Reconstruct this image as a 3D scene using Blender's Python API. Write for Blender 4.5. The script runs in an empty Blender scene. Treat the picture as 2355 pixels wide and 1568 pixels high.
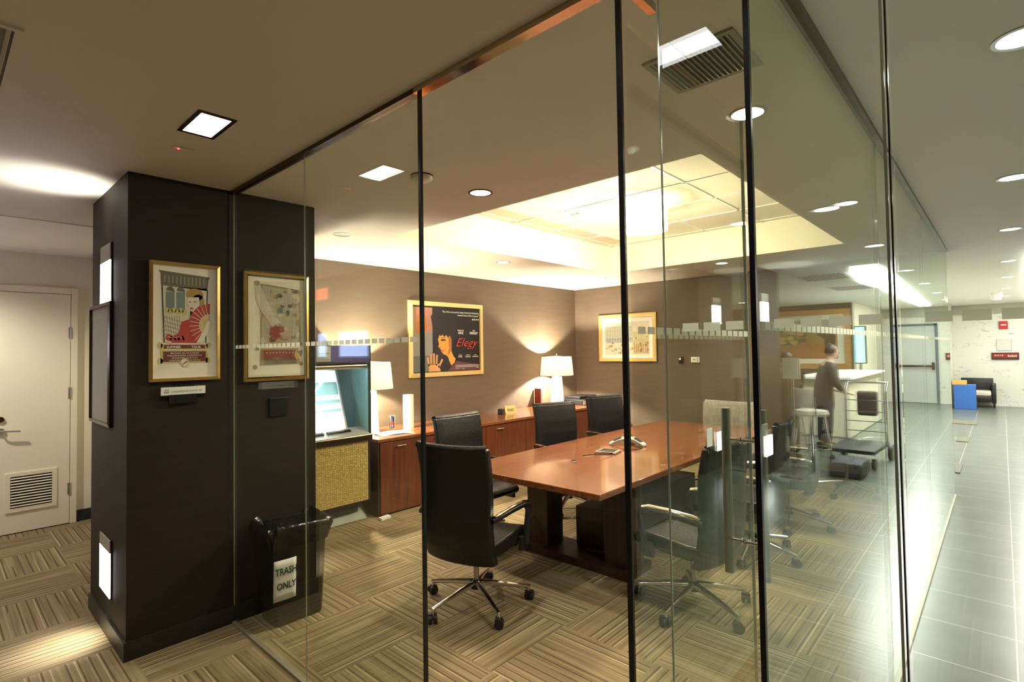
import bpy, bmesh, math, random
from mathutils import Vector, Matrix, Euler
random.seed(7)
PI = math.pi
SC = bpy.context.scene
COL = SC.collection
# ------------------------------------------------------------------ camera
EYE = Vector((0, 0, 1.6111)); HC = 2.624
cd = bpy.data.cameras.new('camera'); cam = bpy.data.objects.new('camera', cd); COL.objects.link(cam)
FW = Vector((0.74140575, 0.67043583, 0.02886716)); RT = Vector((0.67097369, -0.74130536, -0.0161454)); UP = Vector((-0.01057493, -0.0313394, 0.99945286))
m4 = Matrix.Identity(4)
for i in range(3):
    m4[i][0] = RT[i]; m4[i][1] = UP[i]; m4[i][2] = -FW[i]; m4[i][3] = EYE[i]
cam.matrix_world = m4
cd.sensor_fit = 'HORIZONTAL'; cd.sensor_width = 36; cd.lens = 1226.98 / 2355 * 36
cd.shift_x = -17.14 / 2355; cd.shift_y = -12.62 / 2355
cd.clip_start = 0.02; cd.clip_end = 100
SC.camera = cam
# ------------------------------------------------------------------ world / exposure
w = bpy.data.worlds.new('world'); SC.world = w; w.use_nodes = True
w.node_tree.nodes['Background'].inputs[0].default_value = (1.0, 0.93, 0.80, 1)
w.node_tree.nodes['Background'].inputs[1].default_value = 0.02
SC.view_settings.view_transform = 'Standard'; SC.view_settings.look = 'None'
SC.view_settings.gamma = 1; SC.view_settings.use_curve_mapping = False
SC.view_settings.exposure = 1.35
try:
    SC.cycles.max_bounces = 10; SC.cycles.transparent_max_bounces = 32; SC.cycles.diffuse_bounces = 4
    SC.cycles.glossy_bounces = 6; SC.cycles.sample_clamp_indirect = 4.0
except Exception: pass
WARM = (1.0, 0.86, 0.66); NEUT = (1.0, 0.93, 0.80)

# ------------------------------------------------------------------ materials
def newmat(name):
    m = bpy.data.materials.new(name); m.use_nodes = True
    nt = m.node_tree; b = nt.nodes['Principled BSDF']
    return m, nt, b
def pm(name, col, rough=0.6, metal=0.0, noise=0.0, nscale=8, bump=0.0, bscale=200, coat=0.0, spec=0.5, stretch=None):
    m, nt, b = newmat(name)
    b.inputs['Base Color'].default_value = (*col, 1); b.inputs['Roughness'].default_value = rough
    b.inputs['Metallic'].default_value = metal; b.inputs['Coat Weight'].default_value = coat
    b.inputs['Coat Roughness'].default_value = 0.08
    b.inputs['Specular IOR Level'].default_value = spec
    tc = nt.nodes.new('ShaderNodeTexCoord'); mp = nt.nodes.new('ShaderNodeMapping')
    if stretch: mp.inputs['Scale'].default_value = stretch
    nt.links.new(tc.outputs['Object'], mp.inputs['Vector'])
    if noise > 0:
        n = nt.nodes.new('ShaderNodeTexNoise'); n.inputs['Scale'].default_value = nscale; n.inputs['Detail'].default_value = 5
        nt.links.new(mp.outputs[0], n.inputs['Vector'])
        r = nt.nodes.new('ShaderNodeValToRGB')
        r.color_ramp.elements[0].position = 0.3; r.color_ramp.elements[1].position = 0.7
        r.color_ramp.elements[0].color = (*[max(0, c * (1 - noise)) for c in col], 1)
        r.color_ramp.elements[1].color = (*[min(1, c * (1 + noise)) for c in col], 1)
        nt.links.new(n.outputs[0], r.inputs[0]); nt.links.new(r.outputs[0], b.inputs['Base Color'])
    if bump > 0:
        n2 = nt.nodes.new('ShaderNodeTexNoise'); n2.inputs['Scale'].default_value = bscale
        nt.links.new(mp.outputs[0], n2.inputs['Vector'])
        bp = nt.nodes.new('ShaderNodeBump'); bp.inputs['Strength'].default_value = bump; bp.inputs['Distance'].default_value = 0.01
        nt.links.new(n2.outputs[0], bp.inputs['Height']); nt.links.new(bp.outputs[0], b.inputs['Normal'])
    return m
def emi(name, col, s):
    m, nt, b = newmat(name)
    b.inputs['Base Color'].default_value = (*col, 1)
    b.inputs['Emission Color'].default_value = (*col, 1); b.inputs['Emission Strength'].default_value = s
    return m
def mth(nt, op, a, b=None, c=None):
    n = nt.nodes.new('ShaderNodeMath'); n.operation = op
    for i, v in enumerate((a, b, c)):
        if v is None: continue
        if isinstance(v, (int, float)): n.inputs[i].default_value = v
        else: nt.links.new(v, n.inputs[i])
    return n.outputs[0]
def mixc(nt, f, a, b):
    n = nt.nodes.new('ShaderNodeMix'); n.data_type = 'RGBA'
    if isinstance(f, (int, float)): n.inputs[0].default_value = f
    else: nt.links.new(f, n.inputs[0])
    for i, v in ((6, a), (7, b)):
        if isinstance(v, tuple): n.inputs[i].default_value = (*v, 1)
        else: nt.links.new(v, n.inputs[i])
    return n.outputs[2]
def glass(name, tint, f0=0.045):
    m = bpy.data.materials.new(name); m.use_nodes = True; nt = m.node_tree; nt.nodes.clear()
    out = nt.nodes.new('ShaderNodeOutputMaterial'); mix = nt.nodes.new('ShaderNodeMixShader')
    tr = nt.nodes.new('ShaderNodeBsdfTransparent'); gl = nt.nodes.new('ShaderNodeBsdfGlossy')
    tr.inputs[0].default_value = (*tint, 1); gl.inputs['Roughness'].default_value = 0.0; gl.inputs[0].default_value = (0.93, 1.0, 0.97, 1)
    g = nt.nodes.new('ShaderNodeNewGeometry')
    d = nt.nodes.new('ShaderNodeVectorMath'); d.operation = 'DOT_PRODUCT'
    nt.links.new(g.outputs['Incoming'], d.inputs[0]); nt.links.new(g.outputs['True Normal'], d.inputs[1])
    c = mth(nt, 'ABSOLUTE', d.outputs['Value']); c = mth(nt, 'SUBTRACT', 1.0, c); p = mth(nt, 'POWER', c, 5.0)
    f = mth(nt, 'MULTIPLY_ADD', p, 1.0 - f0, f0)
    nt.links.new(f, mix.inputs[0]); nt.links.new(tr.outputs[0], mix.inputs[1]); nt.links.new(gl.outputs[0], mix.inputs[2])
    nt.links.new(mix.outputs[0], out.inputs[0])
    return m
def frosted(name):
    m = bpy.data.materials.new(name); m.use_nodes = True; nt = m.node_tree; nt.nodes.clear()
    out = nt.nodes.new('ShaderNodeOutputMaterial'); mix = nt.nodes.new('ShaderNodeMixShader')
    tr = nt.nodes.new('ShaderNodeBsdfTransparent'); df = nt.nodes.new('ShaderNodeBsdfDiffuse'); tl = nt.nodes.new('ShaderNodeBsdfTranslucent')
    ad = nt.nodes.new('ShaderNodeMixShader')
    df.inputs[0].default_value = (0.85, 0.88, 0.82, 1); tl.inputs[0].default_value = (0.85, 0.88, 0.82, 1)
    nt.links.new(df.outputs[0], ad.inputs[1]); nt.links.new(tl.outputs[0], ad.inputs[2])
    mix.inputs[0].default_value = 0.75
    nt.links.new(tr.outputs[0], mix.inputs[1]); nt.links.new(ad.outputs[0], mix.inputs[2]); nt.links.new(mix.outputs[0], out.inputs[0])
    return m
def carpet_mat():
    m, nt, b = newmat('carpet'); b.inputs['Roughness'].default_value = 0.95; b.inputs['Specular IOR Level'].default_value = 0.1
    g = nt.nodes.new('ShaderNodeNewGeometry'); s = nt.nodes.new('ShaderNodeSeparateXYZ'); nt.links.new(g.outputs['Position'], s.inputs[0])
    X = mth(nt, 'ADD', s.outputs[0], 10.0 - 0.22); Y = mth(nt, 'ADD', s.outputs[1], 10.0 + 0.33)
    T = 0.585
    ix = mth(nt, 'FLOOR', mth(nt, 'DIVIDE', X, T)); iy = mth(nt, 'FLOOR', mth(nt, 'DIVIDE', Y, T))
    par = mth(nt, 'MODULO', mth(nt, 'ADD', ix, iy), 2.0)
    # stripe coordinate: X on even tiles, Y on odd ones
    st = nt.nodes.new('ShaderNodeMix'); st.data_type = 'FLOAT'; nt.links.new(par, st.inputs[0]); nt.links.new(X, st.inputs[2]); nt.links.new(Y, st.inputs[3])
    al = nt.nodes.new('ShaderNodeMix'); al.data_type = 'FLOAT'; nt.links.new(par, al.inputs[0]); nt.links.new(Y, al.inputs[2]); nt.links.new(X, al.inputs[3])
    tid = mth(nt, 'MULTIPLY_ADD', ix, 3.7, mth(nt, 'MULTIPLY', iy, 7.3))
    cv = nt.nodes.new('ShaderNodeCombineXYZ')
    nt.links.new(mth(nt, 'MULTIPLY', st.outputs[0], 1.0), cv.inputs[0]); nt.links.new(mth(nt, 'MULTIPLY', al.outputs[0], 0.02), cv.inputs[1]); nt.links.new(mth(nt, 'MULTIPLY', tid, 0.01), cv.inputs[2])
    n1 = nt.nodes.new('ShaderNodeTexNoise'); n1.inputs['Scale'].default_value = 22; n1.inputs['Detail'].default_value = 1; nt.links.new(cv.outputs[0], n1.inputs['Vector'])
    n2 = nt.nodes.new('ShaderNodeTexNoise'); n2.inputs['Scale'].default_value = 60; n2.inputs['Detail'].default_value = 2; nt.links.new(cv.outputs[0], n2.inputs['Vector'])
    # dark grooves, regular but with random weight
    fr = mth(nt, 'FRACT', mth(nt, 'DIVIDE', st.outputs[0], 0.048))
    groove = mth(nt, 'LESS_THAN', fr, 0.16)
    gw = mth(nt, 'MULTIPLY', groove, mth(nt, 'GREATER_THAN', n1.outputs[0], 0.44))
    fr2 = mth(nt, 'FRACT', mth(nt, 'DIVIDE', mth(nt, 'ADD', st.outputs[0], 0.012), 0.048))
    hi = mth(nt, 'MULTIPLY', mth(nt, 'LESS_THAN', fr2, 0.14), mth(nt, 'GREATER_THAN', n1.outputs[0], 0.55))
    r = nt.nodes.new('ShaderNodeValToRGB'); r.color_ramp.elements[0].position = 0.35; r.color_ramp.elements[1].position = 0.65
    r.color_ramp.elements[0].color = (0.175, 0.134, 0.073, 1); r.color_ramp.elements[1].color = (0.30, 0.240, 0.140, 1)
    nt.links.new(n2.outputs[0], r.inputs[0])
    c = mixc(nt, mth(nt, 'MULTIPLY', gw, 0.8), r.outputs[0], (0.055, 0.035, 0.018))
    c = mixc(nt, mth(nt, 'MULTIPLY', hi, 0.55), c, (0.62, 0.52, 0.33))
    big = nt.nodes.new('ShaderNodeTexNoise'); big.inputs['Scale'].default_value = 90; nt.links.new(g.outputs['Position'], big.inputs['Vector'])
    c = mixc(nt, mth(nt, 'MULTIPLY', big.outputs[0], 0.35), c, (0.16, 0.12, 0.06))
    nt.links.new(c, b.inputs['Base Color'])
    bp = nt.nodes.new('ShaderNodeBump'); bp.inputs['Strength'].default_value = 0.5; bp.inputs['Distance'].default_value = 0.004
    nt.links.new(big.outputs[0], bp.inputs['Height']); nt.links.new(bp.outputs[0], b.inputs['Normal'])
    return m
def tile_mat():
    m, nt, b = newmat('slate_tile'); b.inputs['Roughness'].default_value = 0.28; b.inputs['Specular IOR Level'].default_value = 0.5
    g = nt.nodes.new('ShaderNodeNewGeometry'); s = nt.nodes.new('ShaderNodeSeparateXYZ'); nt.links.new(g.outputs['Position'], s.inputs[0])
    fx = mth(nt, 'FRACT', mth(nt, 'DIVIDE', mth(nt, 'ADD', s.outputs[0], 20 - 0.2), 0.485))
    fy = mth(nt, 'FRACT', mth(nt, 'DIVIDE', mth(nt, 'ADD', s.outputs[1], 20.02 + 0.36), 0.485))
    gr = mth(nt, 'MAXIMUM', mth(nt, 'LESS_THAN', fx, 0.014), mth(nt, 'LESS_THAN', fy, 0.014))
    n = nt.nodes.new('ShaderNodeTexNoise'); n.inputs['Scale'].default_value = 3; n.inputs['Detail'].default_value = 6; nt.links.new(g.outputs['Position'], n.inputs['Vector'])
    r = nt.nodes.new('ShaderNodeValToRGB'); r.color_ramp.elements[0].position = 0.3; r.color_ramp.elements[1].position = 0.7
    r.color_ramp.elements[0].color = (0.085, 0.098, 0.085, 1); r.color_ramp.elements[1].color = (0.125, 0.14, 0.12, 1)
    nt.links.new(n.outputs[0], r.inputs[0])
    nt.links.new(mixc(nt, mth(nt, 'MULTIPLY', gr, 0.7), r.outputs[0], (0.42, 0.44, 0.38)), b.inputs['Base Color'])
    return m
def wood_mat(name, c0, c1, rough=0.18, axis='X', coat=0.6):
    m, nt, b = newmat(name); b.inputs['Roughness'].default_value = rough; b.inputs['Coat Weight'].default_value = coat; b.inputs['Coat Roughness'].default_value = 0.07
    tc = nt.nodes.new('ShaderNodeTexCoord'); mp = nt.nodes.new('ShaderNodeMapping')
    mp.inputs['Scale'].default_value = {'X': (0.6, 9, 9), 'Z': (9, 9, 0.6), 'Y': (9, 0.6, 9)}[axis]
    nt.links.new(tc.outputs['Object'], mp.inputs['Vector'])
    n = nt.nodes.new('ShaderNodeTexNoise'); n.inputs['Scale'].default_value = 3.5; n.inputs['Detail'].default_value = 8; n.inputs['Distortion'].default_value = 0.6
    nt.links.new(mp.outputs[0], n.inputs['Vector'])
    r = nt.nodes.new('ShaderNodeValToRGB'); r.color_ramp.elements[0].position = 0.3; r.color_ramp.elements[1].position = 0.72
    r.color_ramp.elements[0].color = (*c0, 1); r.color_ramp.elements[1].color = (*c1, 1)
    nt.links.new(n.outputs[0], r.inputs[0]); nt.links.new(r.outputs[0], b.inputs['Base Color'])
    return m
def marble_mat():
    m, nt, b = newmat('marble'); b.inputs['Roughness'].default_value = 0.3
    g = nt.nodes.new('ShaderNodeNewGeometry'); mp = nt.nodes.new('ShaderNodeMapping'); mp.inputs['Scale'].default_value = (1, 0.9, 3.0)
    nt.links.new(g.outputs['Position'], mp.inputs['Vector'])
    n = nt.nodes.new('ShaderNodeTexNoise'); n.inputs['Scale'].default_value = 2.6; n.inputs['Detail'].default_value = 4; n.inputs['Distortion'].default_value = 1.2
    nt.links.new(mp.outputs[0], n.inputs['Vector'])
    v = mth(nt, 'LESS_THAN', mth(nt, 'ABSOLUTE', mth(nt, 'SUBTRACT', n.outputs[0], 0.5)), 0.008)
    n2 = nt.nodes.new('ShaderNodeTexNoise'); n2.inputs['Scale'].default_value = 3.0; nt.links.new(g.outputs['Position'], n2.inputs['Vector'])
    v = mth(nt, 'MULTIPLY', v, mth(nt, 'GREATER_THAN', n2.outputs[0], 0.52))
    nt.links.new(mixc(nt, mth(nt, 'MULTIPLY', v, 0.7), (0.80, 0.80, 0.74), (0.30, 0.30, 0.27)), b.inputs['Base Color'])
    return m
def dots_mat(name, c0, c1, sc):
    m, nt, b = newmat(name); b.inputs['Roughness'].default_value = 0.38; b.inputs['Metallic'].default_value = 0.45
    tc = nt.nodes.new('ShaderNodeTexCoord'); v = nt.nodes.new('ShaderNodeTexVoronoi'); v.inputs['Scale'].default_value = sc; v.inputs['Randomness'].default_value = 0.35
    nt.links.new(tc.outputs['Object'], v.inputs['Vector'])
    nt.links.new(mixc(nt, mth(nt, 'MULTIPLY', v.outputs['Distance'], 1.5), c1, c0), b.inputs['Base Color'])
    bp = nt.nodes.new('ShaderNodeBump'); bp.inputs['Strength'].default_value = 0.7; bp.inputs['Distance'].default_value = 0.01
    nt.links.new(v.outputs['Distance'], bp.inputs['Height']); nt.links.new(bp.outputs[0], b.inputs['Normal'])
    return m
M = {}
M['ceil'] = pm('ceiling_paint', (0.68, 0.63, 0.55), 0.9, noise=0.02, nscale=1.5)
M['ceil_lamplit'] = pm('lamp_brightened_ceiling', (0.80, 0.76, 0.68), 0.9)  # paler tone paints lamp light onto the corridor ceiling
M['ceil_lobby'] = pm('lobby_ceiling_paint', (0.80, 0.80, 0.75), 0.9)
M['wallbrown'] = pm('taupe_wallcovering', (0.118, 0.085, 0.056), 0.62, noise=0.08, nscale=3, bump=0.25, bscale=160, stretch=(1, 1, 6))
M['pillar'] = pm('dark_brown_wallcovering', (0.024, 0.016, 0.012), 0.6, noise=0.12, nscale=4, bump=0.25, bscale=140, spec=0.25, stretch=(1, 1, 6))
M['wallcream'] = pm('cream_paint', (0.80, 0.76, 0.60), 0.8)
M['doorcream'] = pm('cream_door_paint', (0.86, 0.80, 0.64), 0.55)
M['base'] = pm('black_baseboard', (0.018, 0.015, 0.014), 0.35)
M['base2'] = pm('dark_teal_baseboard', (0.02, 0.03, 0.035), 0.45)
M['carpet'] = carpet_mat(); M['tile'] = tile_mat(); M['marble'] = marble_mat()
M['cherry'] = wood_mat('cherry_veneer', (0.15, 0.045, 0.015), (0.28, 0.095, 0.030), 0.24)
M['cherryV'] = wood_mat('cherry_front', (0.085, 0.022, 0.009), (0.17, 0.048, 0.019), 0.30, 'Z', 0.4)
M['darkwood'] = wood_mat('dark_table_base', (0.03, 0.012, 0.008), (0.06, 0.025, 0.014), 0.4, 'Z', 0.3)
M['glass'] = glass('clear_glass', (0.955, 0.975, 0.95)); M['frost'] = frosted('frosted_film')
M['picglass'] = glass('picture_glass', (1, 1, 1), 0.04)
M['seal'] = pm('black_edge_seal', (0.006, 0.006, 0.008), 0.25)
M['edge'] = pm('polished_glass_edge', (0.55, 0.60, 0.55), 0.15, 0.6)
M['chrome'] = pm('chrome', (0.75, 0.75, 0.76), 0.10, 1.0)
M['steel'] = pm('brushed_steel', (0.45, 0.45, 0.44), 0.3, 1.0, bump=0.1, bscale=90, stretch=(1, 20, 1))
M['bronze'] = pm('polished_bronze', (0.55, 0.46, 0.36), 0.09, 1.0)
M['darkbronze'] = pm('dark_bronze', (0.10, 0.065, 0.04), 0.25, 0.9)
M['leather'] = pm('black_leather', (0.005, 0.0052, 0.006), 0.40, noise=0.2, nscale=20, bump=0.25, bscale=70)
M['leather_sheen'] = pm('creased_leather_pale_sheen', (0.30, 0.28, 0.24), 0.28, noise=0.2, nscale=12, bump=0.5, bscale=14, stretch=(4, 4, 1))  # paler colour stands for bright sheen on this chair's leather
M['plastic'] = pm('black_plastic', (0.012, 0.012, 0.014), 0.35)
M['rubber'] = pm('black_rubber', (0.01, 0.01, 0.012), 0.5)
M['silver'] = pm('silver_plastic', (0.52, 0.51, 0.48), 0.3, 0.4)
M['white'] = pm('white_plastic', (0.85, 0.84, 0.80), 0.4)
M['paper'] = pm('white_paper', (0.88, 0.87, 0.82), 0.7)
M['gold'] = pm('gold_frame', (0.62, 0.42, 0.13), 0.28, 0.75, noise=0.12, nscale=20)
M['goldmatte'] = pm('champagne_frame', (0.78, 0.60, 0.28), 0.4, 0.35)
M['woodframe'] = wood_mat('honey_wood_frame', (0.45, 0.24, 0.07), (0.62, 0.36, 0.12), 0.35, 'Y', 0.2)
M['mat'] = pm('cream_mat', (0.88, 0.85, 0.72), 0.8)
M['black'] = pm('black_print', (0.008, 0.008, 0.010), 0.5)
def flat(name, c, r=0.7): return pm(name, c, r)
M['bag'] = pm('black_bin_liner', (0.012, 0.012, 0.013), 0.18, noise=0.2, nscale=30, bump=0.8, bscale=18)
M['lens'] = emi('lamp_lens', (1, 0.95, 0.85), 9); M['lensdim'] = pm('downlight_reflector', (0.65, 0.64, 0.60), 0.25, 0.3)
M['sqlens'] = emi('square_light_lens', (1, 0.93, 0.97), 6.0)
M['sconce'] = emi('sconce_lens', (1, 0.95, 0.98), 7.0); M['sconce_top'] = pm('sconce_dim_glass', (0.42, 0.40, 0.36), 0.4)

# ------------------------------------------------------------------ mesh helpers
class MB:
    def __init__(s): s.v = []; s.f = []; s.mi = []
    def add(s, vs, fs, mi=0):
        o = len(s.v); s.v += [tuple(v) for v in vs]; s.f += [tuple(i + o for i in f) for f in fs]; s.mi += [mi] * len(fs); return s
    def box(s, c, d, rot=None, mi=0):
        hx, hy, hz = d[0] / 2, d[1] / 2, d[2] / 2; R = Euler(rot).to_matrix() if rot else None; vs = []
        for x in (-hx, hx):
            for y in (-hy, hy):
                for z in (-hz, hz):
                    p = Vector((x, y, z)); p = R @ p if R else p; vs.append(p + Vector(c))
        return s.add(vs, [(0, 1, 3, 2), (4, 6, 7, 5), (0, 4, 5, 1), (2, 3, 7, 6), (0, 2, 6, 4), (1, 5, 7, 3)], mi)
    def bb(s, x0, x1, y0, y1, z0, z1, mi=0): return s.box(((x0 + x1) / 2, (y0 + y1) / 2, (z0 + z1) / 2), (abs(x1 - x0), abs(y1 - y0), abs(z1 - z0)), None, mi)
    def bbox_bev(s, x0, x1, y0, y1, z0, z1, b, mi=0):
        bm = bmesh.new(); bmesh.ops.create_cube(bm, size=1)
        for v in bm.verts: v.co = Vector(((x0 + x1) / 2 + v.co.x * (x1 - x0), (y0 + y1) / 2 + v.co.y * (y1 - y0), (z0 + z1) / 2 + v.co.z * (z1 - z0)))
        bmesh.ops.bevel(bm, geom=list(bm.edges), offset=b, segments=2, affect='EDGES', profile=0.5)
        bm.verts.index_update(); s.add([v.co.copy() for v in bm.verts], [[v.index for v in f.verts] for f in bm.faces], mi); bm.free(); return s
    def cyl(s, p0, p1, r0, r1=None, n=16, mi=0, cap=True):
        r1 = r0 if r1 is None else r1; p0 = Vector(p0); p1 = Vector(p1); d = (p1 - p0).normalized()
        a = d.orthogonal().normalized(); b = d.cross(a); vs = []
        for p, r in ((p0, r0), (p1, r1)):
            for i in range(n): t = 2 * PI * i / n; vs.append(p + a * (r * math.cos(t)) + b * (r * math.sin(t)))
        fs = [(i, (i + 1) % n, n + (i + 1) % n, n + i) for i in range(n)]
        if cap: fs += [tuple(range(n))[::-1], tuple(range(n, 2 * n))]
        return s.add(vs, fs, mi)
    def tube(s, pts, r, n=10, mi=0, flat=1.0, rs=None):
        P = [Vector(p) for p in pts]; vs = []; a = None
        for i, p in enumerate(P):
            t = (P[min(i + 1, len(P) - 1)] - P[max(i - 1, 0)]).normalized()
            a = t.orthogonal().normalized() if a is None else (a - t * a.dot(t)).normalized()
            b = t.cross(a); rr = rs[i] if rs else r
            for k in range(n): q = 2 * PI * k / n; vs.append(p + a * (rr * math.cos(q)) + b * (rr * flat * math.sin(q)))
        L = len(P); fs = [(i * n + k, i * n + (k + 1) % n, (i + 1) * n + (k + 1) % n, (i + 1) * n + k) for i in range(L - 1) for k in range(n)]
        fs += [tuple(range(n))[::-1], tuple(range((L - 1) * n, L * n))]
        return s.add(vs, fs, mi)
    def lathe(s, prof, c=(0, 0, 0), n=28, mi=0, caps=True):
        vs = []
        for r, z in prof:
            for k in range(n): t = 2 * PI * k / n; vs.append((c[0] + r * math.cos(t), c[1] + r * math.sin(t), c[2] + z))
        L = len(prof); fs = [(i * n + k, i * n + (k + 1) % n, (i + 1) * n + (k + 1) % n, (i + 1) * n + k) for i in range(L - 1) for k in range(n)]
        if caps: fs += [tuple(range(n))[::-1], tuple(range((L - 1) * n, L * n))]
        return s.add(vs, fs, mi)
    def grid(s, fn, nu, nv, mi=0):
        vs = [fn(i / nu, j / nv) for i in range(nu + 1) for j in range(nv + 1)]
        fs = [(i * (nv + 1) + j, (i + 1) * (nv + 1) + j, (i + 1) * (nv + 1) + j + 1, i * (nv + 1) + j + 1) for i in range(nu) for j in range(nv)]
        return s.add(vs, fs, mi)
    def poly(s, pts, mi=0): return s.add(pts, [tuple(range(len(pts)))], mi)
    def prism(s, pts, off, mi=0):
        n = len(pts); a = [Vector(p) for p in pts]; o = Vector(off)
        return s.add(a + [p + o for p in a], [tuple(range(n))[::-1], tuple(range(n, 2 * n))] + [(i, (i + 1) % n, n + (i + 1) % n, n + i) for i in range(n)], mi)
    def obj(s, name, mats, parent=None, smooth=False, bevel=0, sub=0, solid=0):
        me = bpy.data.meshes.new(name); me.from_pydata([tuple(v) for v in s.v], [], s.f); me.update()
        for mm in (mats if isinstance(mats, (list, tuple)) else [mats]): me.materials.append(M[mm] if isinstance(mm, str) else mm)
        me.polygons.foreach_set('material_index', s.mi)
        bm = bmesh.new(); bm.from_mesh(me); bmesh.ops.recalc_face_normals(bm, faces=bm.faces); bm.to_mesh(me); bm.free()
        if smooth:
            me.polygons.foreach_set('use_smooth', [True] * len(me.polygons))
            try: me.set_sharp_from_angle(angle=math.radians(42))
            except Exception: pass
        o = bpy.data.objects.new(name, me); COL.objects.link(o)
        if solid: md = o.modifiers.new('solid', 'SOLIDIFY'); md.thickness = solid; md.offset = 0
        if bevel: md = o.modifiers.new('bevel', 'BEVEL'); md.width = bevel; md.segments = 2; md.limit_method = 'ANGLE'
        if sub: md = o.modifiers.new('sub', 'SUBSURF'); md.levels = sub; md.render_levels = sub
        if parent: o.parent = parent
        return o
def thing(name, label, cat, loc=(0, 0, 0), rz=0, group=None):
    o = bpy.data.objects.new(name, None); COL.objects.link(o); o.location = loc; o.rotation_euler = (0, 0, rz)
    o.empty_display_size = 0.1
    return tag(o, label, cat, group)
def tag(o, label, cat, group=None):
    o['label'] = label; o['category'] = cat
    if group: o['group'] = group
    return o
def struct(o, label=None):
    o['kind'] = 'structure'
    if label: o['label'] = label
    return o
def dup(root, loc=None, rz=None, label=None):
    def cp(o, par):
        c = o.copy(); COL.objects.link(c); c.parent = par
        for ch in [x for x in kids.get(o, [])]: cp(ch, c)
        return c
    kids = {}
    for o in list(COL.objects):
        if o.parent: kids.setdefault(o.parent, []).append(o)
    r = cp(root, None)
    if loc is not None: r.location = loc
    if rz is not None: r.rotation_euler = (0, 0, rz)
    if label: r['label'] = label
    return r
def light(kind, name, loc, energy, col, parent=None, size=0.1, spot=None, blend=0.5, rot=None, sizey=None):
    l = bpy.data.lights.new(name, kind); l.energy = energy; l.color = col
    if kind == 'SPOT': l.spot_size = spot; l.spot_blend = blend; l.shadow_soft_size = size
    elif kind == 'POINT': l.shadow_soft_size = size
    else:
        l.size = size
        if sizey: l.shape = 'RECTANGLE'; l.size_y = sizey
    o = bpy.data.objects.new(name, l); COL.objects.link(o); o.location = loc
    if rot: o.rotation_euler = rot
    if parent: o.parent = parent
    return o
FONT = {}
def text(name, body, size, mat, parent, origin, u, v, align='LEFT', ext=0.0008, bold=0.0, sx=1.0, shear=0.0):
    """flat lettering mesh lying on the plane spanned by u (reading direction) and v (up)"""
    c = bpy.data.curves.new(name, 'FONT'); c.body = body; c.size = size; c.align_x = align; c.extrude = ext; c.offset = bold; c.resolution_u = 2; c.shear = shear
    t = bpy.data.objects.new(name + '_tmp', c); COL.objects.link(t)
    dg = bpy.context.evaluated_depsgraph_get(); me = bpy.data.meshes.new_from_object(t.evaluated_get(dg)); me.name = name
    bpy.data.objects.remove(t); bpy.data.curves.remove(c)
    u = Vector(u).normalized(); v = Vector(v).normalized(); n = u.cross(v); o0 = Vector(origin)
    for p in me.vertices: p.co = o0 + u * (p.co.x * sx) + v * p.co.y + n * p.co.z
    me.materials.clear(); me.materials.append(M[mat] if isinstance(mat, str) else mat)
    o = bpy.data.objects.new(name, me); COL.objects.link(o); o.parent = parent
    return o

# ------------------------------------------------------------------ setting
Y2 = 0.4245; XB = 7.345; YP = 5.361; TR = (2.69, 6.08, 1.135, 3.83, 2.97)
LX0, LX1, LY0 = -5.0, 18.4, -6.0
struct(MB().bb(-1.6, 1.27, Y2, 7.0, -0.1, 0).bb(1.27, XB + 0.02, Y2, YP, -0.1, 0).bb(LX0, 1.05, 0.42 - 3, Y2, -0.1, 0).obj('floor', 'carpet'), 'striped quarter turned carpet tiles')
struct(MB().bb(1.05, LX1, LY0, Y2, -0.1, 0).bb(XB + 0.02, LX1, Y2, 1.6, -0.1, 0).obj('floor_lobby', 'tile'), 'dark slate tile floor of the lobby')
# ceiling with the tray opening
c = MB(); x0, x1, y0, y1, zt = TR
q_ = .02
c.bb(-1.6, x0 - q_, Y2, 5.18, HC, HC + 0.1).bb(x1 + q_, XB, Y2, YP, HC, HC + 0.1).bb(x0 - q_, x1 + q_, Y2, y0 - q_, HC, HC + 0.1).bb(x0 - q_, x1 + q_, y1 + q_, YP, HC, HC + 0.1).bb(1.2, x0 - q_, 5.18, YP, HC, HC + 0.1)
struct(c.obj('ceiling', 'ceil'), 'painted plaster ceiling')
struct(MB().bb(-1.6, 1.2, 5.18, 7.0, HC - 0.006, HC + 0.1).obj('ceiling_corridor', 'ceil_lamplit'))
struct(MB().bb(LX0, -1.6, LY0, 7, HC, HC + 0.1).bb(-1.6, XB, LY0, Y2, HC, HC + 0.1).bb(XB, LX1, LY0, 1.6, HC, HC + 0.1).obj('ceiling_lobby', 'ceil_lobby'))
M['tray'] = pm('warm_tray_paint', (0.80, 0.75, 0.60), 0.85); M['tiles'] = pm('mineral_ceiling_tile', (0.78, 0.72, 0.58), 0.9, noise=0.03, nscale=40)
t = MB(); e = 0.02
t.bb(x0 - e, x0, y0 - e, y1 + e, HC + 0.0, zt).bb(x1, x1 + e, y0 - e, y1 + e, HC, zt).bb(x0, x1, y0 - e, y0, HC, zt).bb(x0, x1, y1, y1 + e, HC, zt)
tray = struct(t.obj('ceiling_tray', 'tray'), 'raised ceiling tray over the table')
MB().bb(x0 - e, x1 + e, y0 - e, y1 + e, zt, zt + 0.03).obj('tile_panel', 'tiles', tray)
g = MB()
for k in range(0, 6): xx = x0 + 0.23 + k * 0.61; g.bb(xx - .012, xx + .012, y0, y1, zt - 0.006, zt)
for k in range(0, 5): yy = y0 + 0.15 + k * 0.61; g.bb(x0, x1, yy - .012, yy + .012, zt - 0.006, zt)
g.obj('grid_bars', 'white', tray)
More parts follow.
